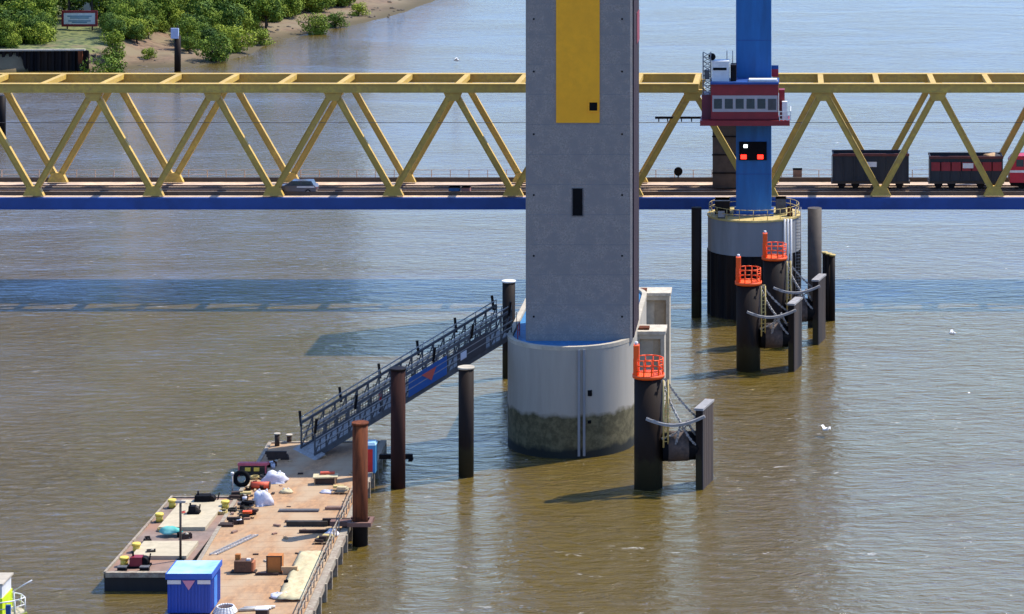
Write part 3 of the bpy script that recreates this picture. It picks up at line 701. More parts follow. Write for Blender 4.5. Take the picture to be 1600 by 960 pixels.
MB().box(NX1-.002, NX1+.12, NY0+.25, NY0+ND-.25, 9.2, 39).build('guide_rail', mat('guide_rail_mauve', (.055,.04,.048), .7,.3,1,streak=True, spec=.1), r)
MB().box(NX1+.12, NX1+.17, NY0+4.0, NY0+7.5, 33.4, 36.0).build('red_marker', M['red'], r)
pylon(-26.6, -17.2, 272.5, 9.5, 35.2, 'far grey concrete pylon hidden behind the near one', 8.9)

# near pier : stadium plan running up the river
px_, pr = -18.7, 5.37; py0, py1 = 226.6, 243.5
def stadium(cx, rr, y0, y1, n=28):
    pts = []
    for i in range(n+1): t = math.pi+math.pi*i/n; pts.append((cx+rr*math.cos(t), y0+rr*math.sin(t)))
    for i in range(n+1): t = math.pi*i/n; pts.append((cx+rr*math.cos(t), y1+rr*math.sin(t)))
    return pts
def pier_mat():
    m = mat('pier_concrete', (.39,.35,.285), .85, .16, .7, bump=.25, streak=True)
    n = m.node_tree.nodes; l = m.node_tree.links; b = n['Principled BSDF']; src = n[m['colout']].outputs[2]
    geo = n.new('ShaderNodeNewGeometry'); sep = n.new('ShaderNodeSeparateXYZ'); l.new(geo.outputs['Position'], sep.inputs[0])
    t = n.new('ShaderNodeTexNoise'); t.inputs['Scale'].default_value = .9; t.inputs['Detail'].default_value = 7; l.new(geo.outputs['Position'], t.inputs[0])
    ad = n.new('ShaderNodeMath'); ad.operation = 'MULTIPLY_ADD'; ad.inputs[1].default_value = 1.1; l.new(t.outputs[0], ad.inputs[0]); l.new(sep.outputs[2], ad.inputs[2])
    a1 = n.new('ShaderNodeMapRange'); a1.inputs[1].default_value = 3.85; a1.inputs[2].default_value = 4.25; l.new(ad.outputs[0], a1.inputs[0])
    t2 = n.new('ShaderNodeTexNoise'); t2.inputs['Scale'].default_value = 1.6; t2.inputs['Detail'].default_value = 8; t2.inputs['Roughness'].default_value=.7; l.new(geo.outputs['Position'], t2.inputs[0])
    r2 = n.new('ShaderNodeMapRange'); r2.inputs[1].default_value = .42; r2.inputs[2].default_value = .6; l.new(t2.outputs[0], r2.inputs[0])
    al = n.new('ShaderNodeMix'); al.data_type = 'RGBA'; al.inputs[6].default_value = (.075,.062,.026,1); al.inputs[7].default_value = (.15,.125,.06,1); l.new(r2.outputs[0], al.inputs[0])
    mx = n.new('ShaderNodeMix'); mx.data_type = 'RGBA'; l.new(a1.outputs[0], mx.inputs[0]); l.new(al.outputs[2], mx.inputs[6]); l.new(src, mx.inputs[7])
    bl = n.new('ShaderNodeMapRange'); bl.inputs[1].default_value = 1.1; bl.inputs[2].default_value = 1.5; l.new(ad.outputs[0], bl.inputs[0])
    m3 = n.new('ShaderNodeMix'); m3.data_type = 'RGBA'; m3.inputs[6].default_value = (.012,.013,.008,1); l.new(bl.outputs[0], m3.inputs[0]); l.new(mx.outputs[2], m3.inputs[7])
    l.new(m3.outputs[2], b.inputs['Base Color'])
    return m
r = thing('bridge_pier', 'large round-nosed grey concrete pier under the near grey pylon', 'pier', (px_, 232, -1))
M['pier'] = pier_mat()
MB().prism(stadium(px_, pr, py0, py1), -2, 8.9, True).build('wall', M['pier'], r)
ro = stadium(px_, pr+.02, py0, py1); ri_ = stadium(px_, pr-.4, py0, py1); n_ = len(ro)
q = MB(); vs = [(x,y,8.9) for x,y in ro]+[(x,y,9.2) for x,y in ro]+[(x,y,9.2) for x,y in ri_]+[(x,y,8.9) for x,y in ri_]
fs = []
for k in range(n_):
    k2 = (k+1)%n_; fs += [(k,k2,k2+n_,k+n_),(k+n_,k2+n_,k2+2*n_,k+2*n_),(k+2*n_,k2+2*n_,k2+3*n_,k+3*n_)]
q.add(vs, fs); q.build('parapet', M['concl'], r)
sR = F/(py0-pr); 
rb = MB(); 
for pxx in (904.5, 912.5): 
    x = (pxx-VX)/sR; yy = py0-math.sqrt(pr*pr-(x-px_)**2); rb.box(x-.1, x+.1, yy-.14, yy+.1, .2, 8.95)
rb.build('ladder_rails', M['conc'], r)
x = (919.5-VX)/sR; yy = py0-math.sqrt(pr*pr-(x-px_)**2); zo = H-(616-VY)/sR
MB().box(x-.26, x+.26, yy-.03, yy+.2, zo-.24, zo+.24).build('drain_opening', M['black'], r)
MB().box(x-.2, x+.2, yy-.03, yy+.2, zo-2.5, zo-2.25).build('drain_opening', M['black'], r)
# blue walkway mat and railing inside the parapet
q = MB(); q.prism(stadium(px_, pr-.45, py0, py1), 8.905, 8.98); q.build('walkway', mat('walkway_blue', (.04,.20,.42), .6,.3,2), r)
q = MB()
for x_ in (NX0-.7,): q.box(x_-.04,x_+.04,NY0+.5,NY0+.58,9,10.2); q.box(x_-.04,x_+.04,NY0+2,NY0+2.08,9,10.2); q.box(x_-.03,x_+.03,NY0+.5,NY0+2.08,10.1,10.2); q.box(x_-.03,x_+.03,NY0+.5,NY0+2.08,9.6,9.66)
q.build('gate', M['red'], r)
# pale concrete guide blocks at the right side
def guide(label, y0, x0, x1, z0, z1, zp):
    r = thing('guide_block', label, 'concrete block', ((x0+x1)/2, y0+1.5, z0), 'pale concrete guide blocks beside the pier')
    d = 2.6; f = .32
    q = MB(); q.box(x0, x1, y0+.35, y0+d, z0, z1-.15); q.box(x0, x0+f, y0, y0+.35, zp, z1-.15); q.box(x1-f, x1, y0, y0+.35, z0, z1-.15); q.box(x0+f, x1-f, y0, y0+.35, z1-.55, z1-.15); q.box(x0+f, x1-f, y0, y0+.35, zp, zp+.25); q.build('block', M['concl'], r)
    MB().box(x0-.12, x1+.12, y0-.1, y0+d+.1, z1-.148, z1+.12).build('capping', M['capw'], r)
    MB().box(x0+f+(x1-x0)*.48, x1-f-.05, y0+.30, y0+.346, zp+.27, z1-.58).build('recess_panel', M['brownc'], r)
    MB().box(x0+.2, x0+1.1, y0+.5, y0+1.5, z1+.122, z1+.3).build('bearing_plate', M['rust'], r)
    return r
sb = F/246.; guide('rear pale concrete guide block right of the grey pylon', 246, (991-VX)/sb, (1046-VX)/sb, 0, H-(460-VY)/sb, H-(520-VY)/sb)
sb = F/229.5; guide('front pale concrete guide block behind the orange railed pile', 229.5, (990-VX)/sb+.2, (1038-VX)/sb, 2.2, H-(520-VY)/sb, H-(585-VY)/sb)

# ------------------------------------------------------------------ dolphins
def dolphin(px, py, pxs, label, zt=8.7, yaw=0):
    b_ = P(px, py, 0); x, y = b_.x, b_.y+1.1
    r = thing('mooring_dolphin', label, 'mooring dolphin', (x, y, -1), 'mooring dolphins with orange baskets')
    R_ = 1.13
    MB().tube((x,y,-2),(x,y,zt),R_,28).build('pile', M['dpile'], r)
    bk = MB(); 
    bk.tube((x,y,zt),(x,y,zt+.28),R_+.14,20)
    bs = bk.build('basket', M['orange'], r)
    rl = MB(); n=12
    pts = [(x+(R_+.05)*math.cos(2*math.pi*(i+.5)/n), y+(R_+.05)*math.sin(2*math.pi*(i+.5)/n)) for i in range(n)]
    for i in range(n):
        a_, c_ = pts[i], pts[(i+1)%n]; rl.tube((*a_,zt+.25),(*a_,zt+1.5),.05,6)
        for h_ in (.62,1.05,1.48): rl.tube((*a_,zt+h_),(*c_,zt+h_),.045,6)
    rl.build('railing', M['orange'], bs)
    MB().box(x-R_-.02, x-R_+.42, y-.7, y+.1, zt+.28, zt+2.6).build('lamp_cabinet', M['orange'], bs)
    MB().tube((x-R_+.2,y-.3,zt+2.6),(x-R_+.2,y-.3,zt+2.85),.13,8).build('lamp', M['white'], bs)
    # fender board: hull-facing plate standing in the water to the right
    q0 = Vector((x+4.25, y-.9, 0)); dr = Vector((.72,3.05,0)).normalized(); nr = Vector((dr.y,-dr.x,0)); L = 3.15; T = .5
    def pt(a_, b2, z_): v = q0+dr*a_+nr*b2; return (v.x,v.y,z_)
    fb = MB(); fb.hexa([pt(0,-T,-1.5),pt(0,0,-1.5),pt(L,0,-1.5),pt(L,-T,-1.5),pt(0,-T,6.25),pt(0,0,6.25),pt(L,0,6.25),pt(L,-T,6.25)])
    f = fb.build('fender_board', M['dpile'], r)
    fc = MB(); m_ = 6
    for i in range(m_):
        a0_ = L*i/m_+.03; a1_ = L*(i+1)/m_-.03; fc.hexa([pt(a0_,.01,-1.5),pt(a0_,.1,-1.5),pt(a1_,.1,-1.5),pt(a1_,.01,-1.5),pt(a0_,.01,6.2),pt(a0_,.1,6.2),pt(a1_,.1,6.2),pt(a1_,.01,6.2)][::1])
    fc.build('rubbing_strips', M['fface'], f)
    tp = MB(); tp.hexa([pt(-.1,-T-.1,6.25),pt(-.1,.15,6.25),pt(L+.1,.15,6.25),pt(L+.1,-T-.1,6.25),pt(-.1,-T-.1,6.42),pt(-.1,.15,6.42),pt(L+.1,.15,6.42),pt(L+.1,-T-.1,6.42)]); tp.build('top_plate', M['galv'], f)
    # curved arm over pile and board, chains, sleeve fender
    arm = MB(); pts = [Vector((x-.1+(4.6)*t, y-1.5+.2*t, 6.0-1.4*math.sin(math.pi*(t*.86+.1))*.55)) for t in [i/12 for i in range(13)]]
    for a_, c_ in zip(pts, pts[1:]): arm.bar(a_, c_, .35, .2)
    arm.build('curved_arm', M['galv'], r)
    top = Vector((x+1.1, y-.6, zt-.1)); mid = Vector((x+2.6, y-1.2, 5.4))
    def chain(a_, c_, sag=.25):
        n_ = int((c_-a_).length/.22); ch = MB()
        for i in range(n_):
            t0, t1 = i/n_, (i+.8)/n_
            pa = a_.lerp(c_, t0)-Vector((0,0,sag*4*t0*(1-t0))); pb = a_.lerp(c_, t1)-Vector((0,0,sag*4*t1*(1-t1)))
            o_ = .07 if i%2 else 0; ch.bar(pa, pb, .10+o_, .19-o_)
        ch.build('chain', M['galv'], r)
    fend = Vector((x+3.9, y-.7, 3.0))
    chain(top, mid); chain(top+Vector((.2,.5,0)), Vector((x+3.9,y+.6,5.3))); chain(mid, fend+Vector((0,0,.4))); chain(mid+Vector((.5,0,.2)), fend+Vector((.15,.8,.9))); chain(mid, Vector((x+2.2,y-1,3.6)),.1)
    chain(Vector((x+1.1,y-.8,4.0)), Vector((x+4.0,y-.6,5.9)),.3)
    fd = MB(); 
    fd.tube((x+1.1,y-.1,3.2),(x+4.2,y+.3,3.25),1.12,20); fd.build('sleeve_fender', M['black'], r)
    cl = MB().tube((x+1.5,y-.05,3.21),(x+3.1,y+.17,3.24),1.17,20); cl.build('fender_sleeve_cover', M['fcov'], r)
    lg = MB().tube((x+1.25,y-1.15,3.4),(x+1.25,y-1.15,zt),.07,6); lg.tube((x+1.6,y-1.0,3.4),(x+1.6,y-1.0,zt),.07,6)
    for i in range(14): lg.tube((x+1.25,y-1.15,3.5+i*.36),(x+1.6,y-1.0,3.5+i*.36),.035,5)
    lg.build('ladder', M['rimy'], r)
    return r
M['fface'] = mat('rubbing_face', (.042,.040,.042), .7, .3, 2.5, col3=(.085,.065,.055), streak=True, spec=.15)
M['fcov'] = mat('cover_brown', (.14,.09,.065), .85, .5, 3, col2=(.04,.03,.025))
dolphin(1012, 767, 0, 'orange railed black dolphin pile right of the grey pylon pier', 8.7)
dolphin(1169, 582, 0, 'nearer of the two orange railed dolphins before the blue pylon pier', 8.1)
dolphin(1210, 540, 0, 'farther of the two orange railed dolphins before the blue pylon pier', 8.3)

# ------------------------------------------------------------------ steel piles
def pile(px0, px1, yb, yt, label, m, collar=None, cap=None):
    s_ = (yb-VY)/H; rad = (px1-px0)/2/s_; c = P((px0+px1)/2, yb, 0); y = c.y+rad*.9; x = c.x
    zt = H-(yt-VY)/(F/y)
    r = thing('steel_pile', label, 'steel pile', (x,y,-1), 'round steel mooring piles')
    MB().tube((x,y,-2),(x,y,zt),rad,24).build('shaft', m, r)
    if cap: MB().tube((x,y,zt),(x,y,zt+.15),rad+.06,24).build('cap', cap, r)
    return r, x, y, zt, rad
pile(609, 632, 765, 578, 'rust dark pile standing behind the barge in front of the gangway', mat('rust_dark_pile', (.085,.028,.018), .85,.5,3.5,col2=(.022,.012,.010),col3=(.03,.014,.012),streak=True, spec=.12), cap=M['dark'])
pile(715, 739, 747, 576, 'blackish pile with a pale top between gangway and grey pier', M['dpile'], cap=M['concl'])
_, x3, y3, z3, r3 = pile(549, 573, 855, 663, 'rusty red brown pile clamped to the right edge of the barge', M['rust'], cap=M['rust'])
pile(784, 804, 592, 441, 'dark pile with a white top at the upper end of the gangway', M['dpile'], cap=M['white'])
pile(1080, 1096, 497, 324, 'slim black pile left of the blue pylon pier', M['dpile'])
pile(1262, 1284, 512, 325, 'tall brown pile right of the blue pylon pier reaching the bridge deck', M['brown'])
for i, (a_, b_) in enumerate(((1285,1293),(1291,1299),(1297,1305))):
    pile(a_, b_, 500+i, 396+i*2, ['left','middle','right'][i]+' one of three slim piles bundled right of the blue pylon pier', M['dark'], cap=M['rimy'])

# ------------------------------------------------------------------ barges
DZ = 1.2
def D(px, py, z=DZ): return P(px, py, z)
A_ = D(604, 690); B_ = D(487, 962); dirB = (B_-A_).normalized(); Wd = Vector((-dirB.y*-1, 0, 0))
dl = Vector((dirB.y, -dirB.x, 0))                # to the left across the deck
if dl.x > 0: dl = -dl
BW = 9.7; BL = 74
def BP(u_, v_, z=DZ): p = A_+dirB*v_+dl*u_; return Vector((p.x,p.y,z))
def slab(u0,u1,v0,v1,z0,z1,mb=None):
    mb = mb or MB(); return mb.hexa([BP(u0,v0,z0),BP(u0,v1,z0),BP(u1,v1,z0),BP(u1,v0,z0),BP(u0,v0,z1),BP(u0,v1,z1),BP(u1,v1,z1),BP(u1,v0,z1)])
br = thing('work_barge', 'long work barge with a sunlit plank deck littered with building gear', 'barge', BP(BW/2, 25, 0))
slab(.15,BW-.1,.15,BL-.2,-.8,DZ-.25).build('hull', mat('hull_grey_brown', (.10,.085,.07), .7,.4,1,col3=(.05,.04,.035),streak=True), br)
slab(.55,BW-.3,.3,BL-.3,DZ-.25,DZ).build('deck', M['wood'], br)
q = MB(); slab(0,.5,0,BL,DZ-.35,DZ+.12,q); slab(BW-.3,BW,0,BL,DZ-.35,DZ+.08,q); slab(.5,BW-.3,0,.3,DZ-.35,DZ+.1,q); q.build('gunwale', M['steelg'], br)
q = MB()
for i in range(24): slab(-.12,.14,1+i*2.9,1.25+i*2.9,-.3,DZ+.05,q)
q.build('rubbing_posts', M['steelg'], br)
q = MB(); v=14
while v < 52:
    slab(.62,.70,v,v+.08,DZ,DZ+1.05,q); v += 1.5
slab(.63,.69,14,51,DZ+1.0,DZ+1.06,q); slab(.63,.69,14,51,DZ+.52,DZ+.57,q)
q.build('edge_railing', M['steelg'], br)
q = MB()
for i in range(1, 34): slab(.56, BW-.31, i*1.5-.02, i*1.5+.02, DZ+.001, DZ+.006, q)
q.build('plank_joints', mat('plank_joint_brown', (.46,.28,.16), .9,.3,2), br)

# small pontoon
c0 = D(163, 897); c1 = D(268, 778); PWx = 5.35
def SP(u_, v_, z=DZ): p = c0.lerp(c1, v_); return Vector((p.x+u_, p.y, z))
def sslab(u0,u1,v0,v1,z0,z1,mb=None):
    mb = mb or MB(); return mb.hexa([SP(u0,v0,z0),SP(u1,v0,z0),SP(u1,v1,z0),SP(u0,v1,z0),SP(u0,v0,z1),SP(u1,v0,z1),SP(u1,v1,z1),SP(u0,v1,z1)])
pn = thing('pontoon', 'small black hulled pontoon moored on the left of the long barge', 'pontoon', SP(PWx/2,.5,0))
sslab(0,PWx,0,1,-.8,DZ-.02).build('hull', M['hull'], pn)
sslab(.12,PWx-.02,.01,.99,DZ-.02,DZ+.02).build('deck', M['steelfl'], pn)
for (u0,u1,v0,v1) in ((1.15,4.6,.54,.92),(1.0,4.9,.17,.36)): sslab(u0,u1,v0,v1,DZ+.02,DZ+.28).build('hatch_cover', M['hatch'], pn)
q = MB(); sslab(-.05,.12,0,1,DZ-.3,DZ+.16,q); sslab(.12,PWx,-.01,.01,DZ-.2,DZ+.14,q); sslab(.12,PWx,.99,1.0,DZ-.2,DZ+.14,q); q.build('gunwale', M['steelg'], pn)

# ------------------------------------------------------------------ gear on deck
def gear(name, label, cat, px, py, z=DZ, group=None):
    p = D(px, py, z); return thing(name, label, cat, p, group), p
# blue site hut
sH = (898-VY)/(H-3.85); hx0, hx1 = (260-VX)/sH, (330-VX)/sH; hy = F/sH; hd = 3.1
r = thing('site_hut', 'bright blue site hut with pale roof and pink triangle sign on the barge', 'site hut', ((hx0+hx1)/2, hy+hd/2, DZ))
MB().box(hx0+.06, hx1-.06, hy+.06, hy+hd-.06, DZ+.1, 3.6).build('body', M['hutb'], r)
q = MB(); x = hx0+.16
while x < hx1-.15: q.box(x, x+.1, hy+.015, hy+.06, DZ+.15, 3.15); x += .22
y = hy+.2
while y < hy+hd-.2: q.box(hx1-.06, hx1-.02, y, y+.1, DZ+.15, 3.4); y += .24
q.build('wall_ribs', M['hutb'], r)
MB().box(hx0-.02, hx1+.02, hy-.04, hy+hd+.04, 3.6, 3.85).build('roof', M['hutr'], r)
q = MB(); q.box(hx0-.05,hx1+.05,hy-.09,hy-.04,3.55,3.92); q.box(hx1+.02,hx1+.07,hy-.04,hy+hd,3.55,3.92); q.box(hx0-.07,hx0-.02,hy-.04,hy+hd,3.55,3.9)
q.build('roof_edge', mat('edge_blue', (.02,.10,.45), .5,.2,2), r)
MB().box(hx0+.06,hx0+.95,hy-.02,hy+.014,3.22,3.48).build('name_strip', M['white'], r); MB().box(hx1-.9,hx1-.06,hy-.02,hy+.014,3.22,3.48).build('name_strip', M['white'], r)
xm = (hx0+hx1)/2
MB().side([(xm-.42,3.46),(xm+.42,3.46),(xm,2.82)], hy-.035, hy-.005).build('triangle_sign', M['pink'], r)
MB().box(hx1-.055,hx1-.01,hy+1.0,hy+1.9,DZ+.15,3.3).build('door', mat('door_blue', (.02,.20,.60), .5,.2,2), r)

# lamp pole
b_ = D(282, 876); r = thing('lamp_pole', 'tall thin grey pole standing on the pontoon deck', 'pole', b_)
sl = F/b_.y; zt = H-(786-VY)/sl
MB().tube(b_, (b_.x,b_.y,zt), .085, 8).build('pole', M['brown'], r)
MB().box(b_.x-.35,b_.x+.35,b_.y-.08,b_.y+.08,zt,zt+.14).build('lamp_head', M['galv'], r)
MB().box(b_.x-.25,b_.x+.25,b_.y-.25,b_.y+.25,DZ+.02,DZ+.1).build('foot', M['dark'], r)

# yellow bollards
def bollard(px, py, lb, first=[None]):
    p = D(px, py+6)
    if first[0] is None:
        r = thing('bollard', lb, 'bollard', p, 'yellow bollards on the pontoon')
        q = MB(); q.tube(p, p+Vector((0,0,.55)), .26, 12); q.build('stem', M['bollard'], r)
        q = MB(); q.tube(p+Vector((0,0,.5)), p+Vector((0,0,.66)), .34, 12, .3); q.build('head', M['bollard'], r)
        q = MB(); q.tube(p+Vector((0,0,.0)), p+Vector((0,0,.06)), .4, 12); q.build('base', M['brown'], r); first[0] = r
    else: r = copy_tree(first[0]); r.location = p; r['label'] = lb
for px, py, lb in ((269,788,'yellow bollard at the far left corner of the pontoon'), (249,810,'yellow bollard left of the teal boat cover'), (213,857,'yellow bollard midway along the left edge of the pontoon'),
                   (194,879,'yellow bollard nearest the front left corner of the pontoon'), (352,790,'yellow bollard where pontoon and long barge meet')): bollard(px, py, lb)
# teal cover
p = D(268, 832, DZ+.28); q = MB().blob(p, (.85,.5,.42), 2, .25); tag(q.build('folded_tarpaulin', M['teal']), 'crumpled teal tarpaulin on the pontoon hatch', 'tarpaulin')
# red engine unit on pontoon
def machine(name, label, cat, px, py, w_, d_, h_, m1, m2, z=DZ, seed=1):
    r, p = gear(name, label, cat, px, py, z); rnd = random.Random(seed)
    q = MB(); q.ob(p, (w_,d_,.15)); q.build('frame', M['black'], r)
    q = MB(); q.ob(p+Vector((-w_*.12,0,.15)), (w_*.6,d_*.8,h_*.75), taper=.9); q.build('housing', m1, r)
    q = MB(); q.tube(p+Vector((w_*.2,-d_*.3,h_*.5)), p+Vector((w_*.2,d_*.3,h_*.5)), h_*.42, 12); q.build('drum', m2, r)
    MB().tube(p+Vector((-w_*.3,0,h_*.8)), p+Vector((-w_*.3,0,h_*1.35)), .07, 8).build('exhaust', M['dark'], r); q = MB(); q.tube(p+Vector((w_*.4,d_*.2,.1)), p+Vector((w_*.48,d_*.2,h_*1.1)), .05, 6); q.build('lever', M['dark'], r)
    return r
machine('pump_unit', 'dark red topped pump unit at the front of the pontoon', 'pump', 218, 886, 1.5, 1.0, .8, M['red'], M['dark'], seed=2)
machine('hose_winch', 'black hose winch at the far edge of the pontoon', 'winch', 322, 788, 2.0, 1.1, .75, M['black'], M['dark'], seed=3)
machine('deck_engine', 'small dark engine on the pontoon hatch near its far end', 'engine', 303, 802, .9, .7, .55, M['dark'], M['brown'], DZ+.28, 4)
for i, (x_, y_) in enumerate(((191,893),(226,893))):
    r, p = gear('battery_box', ['left','right'][i]+' black battery box in front of the pump unit', 'box', x_, y_)
    MB().ob(p,(.6,.45,.3)).build('case', M['black'], r); MB().ob(p+Vector((0,0,.3)),(.64,.49,.06)).build('lid', M['grey'], r)
p = D(188, 866); 
# beam stacks on main barge
def beams(label, px, py, L, n, m, rz=0, w_=.22, name='timber_stack', cat='timber', layers=1):
    r, p = gear(name, label, cat, px, py)
    for k in range(layers):
        q = MB()
        for i in range(n-k): q.ob(p+Vector((-.1*k+.06*math.sin(i*5), (i-(n-1)/2)*(w_+.05), k*w_+.01)), (L*(1-.06*((i*3)%4)), w_, w_), rz)
        q.build('layer', m, r)
    return r
beams('dark planks stacked at the far left corner of the barge', 436, 717, 1.7, 3, M['wood2'], layers=3)
beams('short dark timbers beside the left edge of the barge', 368, 817, 1.0, 2, M['wood2'], layers=2)
beams('short dark timbers on the barge left edge next to the pontoon engine', 354, 822, 1.1, 3, M['wood2'], w_=.18)
beams('small grey brown plank pair near the middle right of the barge', 525, 796, 1.6, 2, M['steelfl'], w_=.2)
beams('long dark steel beam lying across the right half of the barge', 480, 822, 3.0, 1, M['brown'], w_=.36, name='steel_beam', cat='beam')
beams('thinner dark plank in front of the long steel beam', 490, 833, 2.1, 1, M['wood2'], w_=.22, name='timber_plank')
beams('dark timbers stacked against the rusty brown pile', 528, 820, 2.0, 2, M['wood2'], w_=.25, layers=2)
beams('grey steel plate strip lying across the barge deck', 467, 799, 3.0, 1, M['grey'], w_=.5, name='steel_plate', cat='plate').children[0].scale = (1,1,.25)
# ladder lying diagonally
r, p = gear('aluminium_ladder', 'pale aluminium ladder lying diagonally on the deck behind the blue hut', 'ladder', 355, 856)
a_ = D(328, 868); b_ = D(392, 838); q = MB(); off = Vector((.5,.1,0)); up_ = Vector((0,0,.08))
q.bar(a_+up_, b_+up_, .09, .1); q.bar(a_+off+up_, b_+off+up_, .09, .1); q.build('stiles', M['galv'], r)
q = MB()
for i in range(16): t = i/15.; q.tube(a_.lerp(b_,t)+up_, a_.lerp(b_,t)+off+up_, .03, 5)
q.build('rungs', M['white'], r)
# white sacks
def bag(label, px, py, r_, seed, m=None, name='bulk_bag', cat='bag'):
    r, p = gear(name, label, cat, px, py)
    q = MB().blob(p, r_, seed, .22, 18, 12); q.build('sack', m or M['cloth'], r)
    q = MB()
    for sx in (-.5,.5): q.path([p+Vector((sx*r_[0],0,r_[2]*.7)), p+Vector((sx*r_[0]*.8,.05,r_[2]*1.15)), p+Vector((sx*r_[0]*.3,0,r_[2]*.9))], .035, 5)
    q.build('strap', M['white'], r); return r
bag('big off white bag in the shade at the edge of the pylon shadow', 430, 753, (.95,.7,.75), 1)
bag('big lavender white bag by the left edge of the barge', 411, 788, (.75,.7,1.0), 2)
bag('small white rag bundle on the right half of the barge', 520, 836, (.5,.45,.4), 5)
bag('crumpled white sheet near the yellow sheet', 440, 934, (.75,.5,.32), 6, name='plastic_sheet', cat='sheet')
bag('small pale bundle with a dark hole on the open deck', 447, 770, (.5,.4,.3), 7, M['lime'])
bag('pale crumpled sheet beside the orange topped trestle', 513, 770, (.7,.35,.2), 9, name='plastic_sheet', cat='sheet')
# red covered rack with yellow lamps
r, p = gear('rescue_rack', 'pinkish red covered rack with two yellow lamps on the barge left edge', 'rack', 393, 746)
cov = mat('faded_red_cover', (.55,.10,.12), .7,.25,2)
q = MB(); q.ob(p+Vector((0,.8,.75)), (2.3,1.1,.2), 0, R(-8)); q.build('cover', cov, r)
q = MB(); q.ob(p+Vector((0,.8,0)), (2.0,.9,.75)); q.build('box', M['brown'], r)
for sx in (-.35,.35): MB().ob(p+Vector((sx,.25,.42)), (.42,.12,.28)).build('lamp', M['bollard'], r)
for sx in (-1.05,1.05): MB().ob(p+Vector((sx,.3,0)), (.1,.1,.8)).build('leg', cov, r)
r, p = gear('truck_tyre', 'black tyre fender leaning on the barge left edge below the red rack', 'tyre', 377, 762)
q = MB(); n_=20; rr=.5; vs=[]; fs=[]
for i in range(n_):
    for j in range(8):
        t=2*math.pi*i/n_; u_=2*math.pi*j/8; vs.append(p+Vector(((rr+.18*math.cos(u_))*math.cos(t), .18*math.sin(u_)+.1, .66+(rr+.18*math.cos(u_))*math.sin(t))))
for i in range(n_):
    for j in range(8): fs.append((i*8+j,((i+1)%n_)*8+j,((i+1)%n_)*8+(j+1)%8,i*8+(j+1)%8))
q.add(vs,fs,True); q.build('tread', M['black'], r)
r, p = gear('orange_float', 'orange red cylindrical float on the barge left edge between the white bags', 'float', 407, 764)
MB().tube(p+Vector((-.72,0,.27)), p+Vector((.72,0,.27)), .27, 14).build('barrel', mat('float_orange', (.72,.10,.035), .6,.15,3), r)
for sx in (-.74,.7): MB().tube(p+Vector((sx,0,.27)), p+Vector((sx+.04,0,.27)), .29, 14).build('end_ring', M['wood2'], r)
# pallets
def pallet(label, px, py, load, seed):
    r, p = gear('pallet', label, 'pallet', px, py); q = MB()
    for i in range(5): q.ob(p+Vector((0,(i-2)*.22,.12)), (1.3,.16,.03))
    for i in range(3): q.ob(p+Vector(((i-1)*.55,0,0)), (.1,1.0,.12))
    q.build('slats', M['wood3'], r)
    rnd = random.Random(seed)
    for i in range(4):
        q = MB(); q.ob(p+Vector((rnd.uniform(-.4,.4), rnd.uniform(-.3,.3), .15+.18*(i//2))), (rnd.uniform(.5,.9), rnd.uniform(.3,.5), .18), rnd.uniform(-.3,.3)); q.build('load', load[i%len(load)], r)
pallet('pallet of grey packs by the barge left edge', 385, 793, [M['grey'],M['black']], 1)
pallet('pallet of red and dark parts in front of the grey packs', 386, 808, [M['wood2'],M['rust'],M['orange']], 2)
pallet('pallet with pale timber behind the grey packs', 376, 779, [M['rimy'],M['wood2']], 3)
pallet('pallet of dark fittings beside the white rag bundle', 505, 848, [M['wood2'],M['rimy']], 4)
pallet('pallet of pale offcuts by the right edge behind the rusty pile', 532, 770, [M['lime'],M['concl'],M['rimy']], 6)
# trestle with orange top
r, p = gear('covered_trestle', 'low wooden trestle with an orange red top in the pylon shadow', 'trestle', 508, 757)
q = MB(); q.ob(p+Vector((0,.2,.55)), (1.9,.8,.1), R(6), R(6)); q.build('top', M['lime'], r)
q = MB(); q.ob(p+Vector((.1,.5,.66)), (1.1,.35,.18), R(6)); q.build('cover', mat('orange_red_cover', (.60,.09,.04), .7,.2,3), r)
for sx in (-.8,.8):
    for sy in (-.1,.5): MB().ob(p+Vector((sx,sy,0)), (.1,.1,.56)).build('leg', M['wood3'], r)
q = MB(); q.ob(p+Vector((-.1,.2,.02)), (1.5,.6,.4)); q.build('boards', M['wood2'], r)
# brown generator, orange plywood box
r, p = gear('generator', 'dark brown open generator on skids left of the orange box', 'generator', 381, 894)
MB().ob(p+Vector((0,0,.12)), (1.2,.8,.72)).build('housing', mat('generator_brown', (.11,.05,.025), .7,.4,4), r)
MB().ob(p+Vector((0,0,0)), (1.75,.6,.1)).build('skid', M['wood2'], r)
MB().ob(p+Vector((.62,0,.15)), (.25,.7,.6)).build('fan_cover', mat('generator_orange', (.45,.15,.06), .7,.2,3), r)
MB().ob(p+Vector((-.45,.2,.84)), (.35,.3,.35)).build('air_filter', M['ply'], r)
MB().ob(p+Vector((.35,-.1,.84)), (.25,.25,.12)).build('fuel_cap', M['white'], r)
r, p = gear('plywood_crate', 'upright orange plywood crate on the open barge deck', 'crate', 430, 894)
MB().ob(p, (1.02,.8,1.2)).build('box', M['ply'], r)
q = MB()
for sx in (-.5,.5): q.ob(p+Vector((sx,-.41,0)), (.08,.05,1.22))
q.ob(p+Vector((0,-.41,1.15)), (1.1,.05,.08)); q.ob(p+Vector((0,-.41,0)), (1.1,.05,.08)); q.build('battens', M['wood2'], r)
beams('short pale planks right of the orange crate', 455, 896, 1.1, 2, M['wood3'], w_=.25, layers=2)
beams('dark plank on the deck in front of the orange crate', 417, 899, 1.6, 1, M['wood2'], w_=.14, name='timber_plank')
beams('small reddish block near the right edge railing', 481, 896, .4, 1, M['rust'], rz=R(50), w_=.2, name='timber_block')
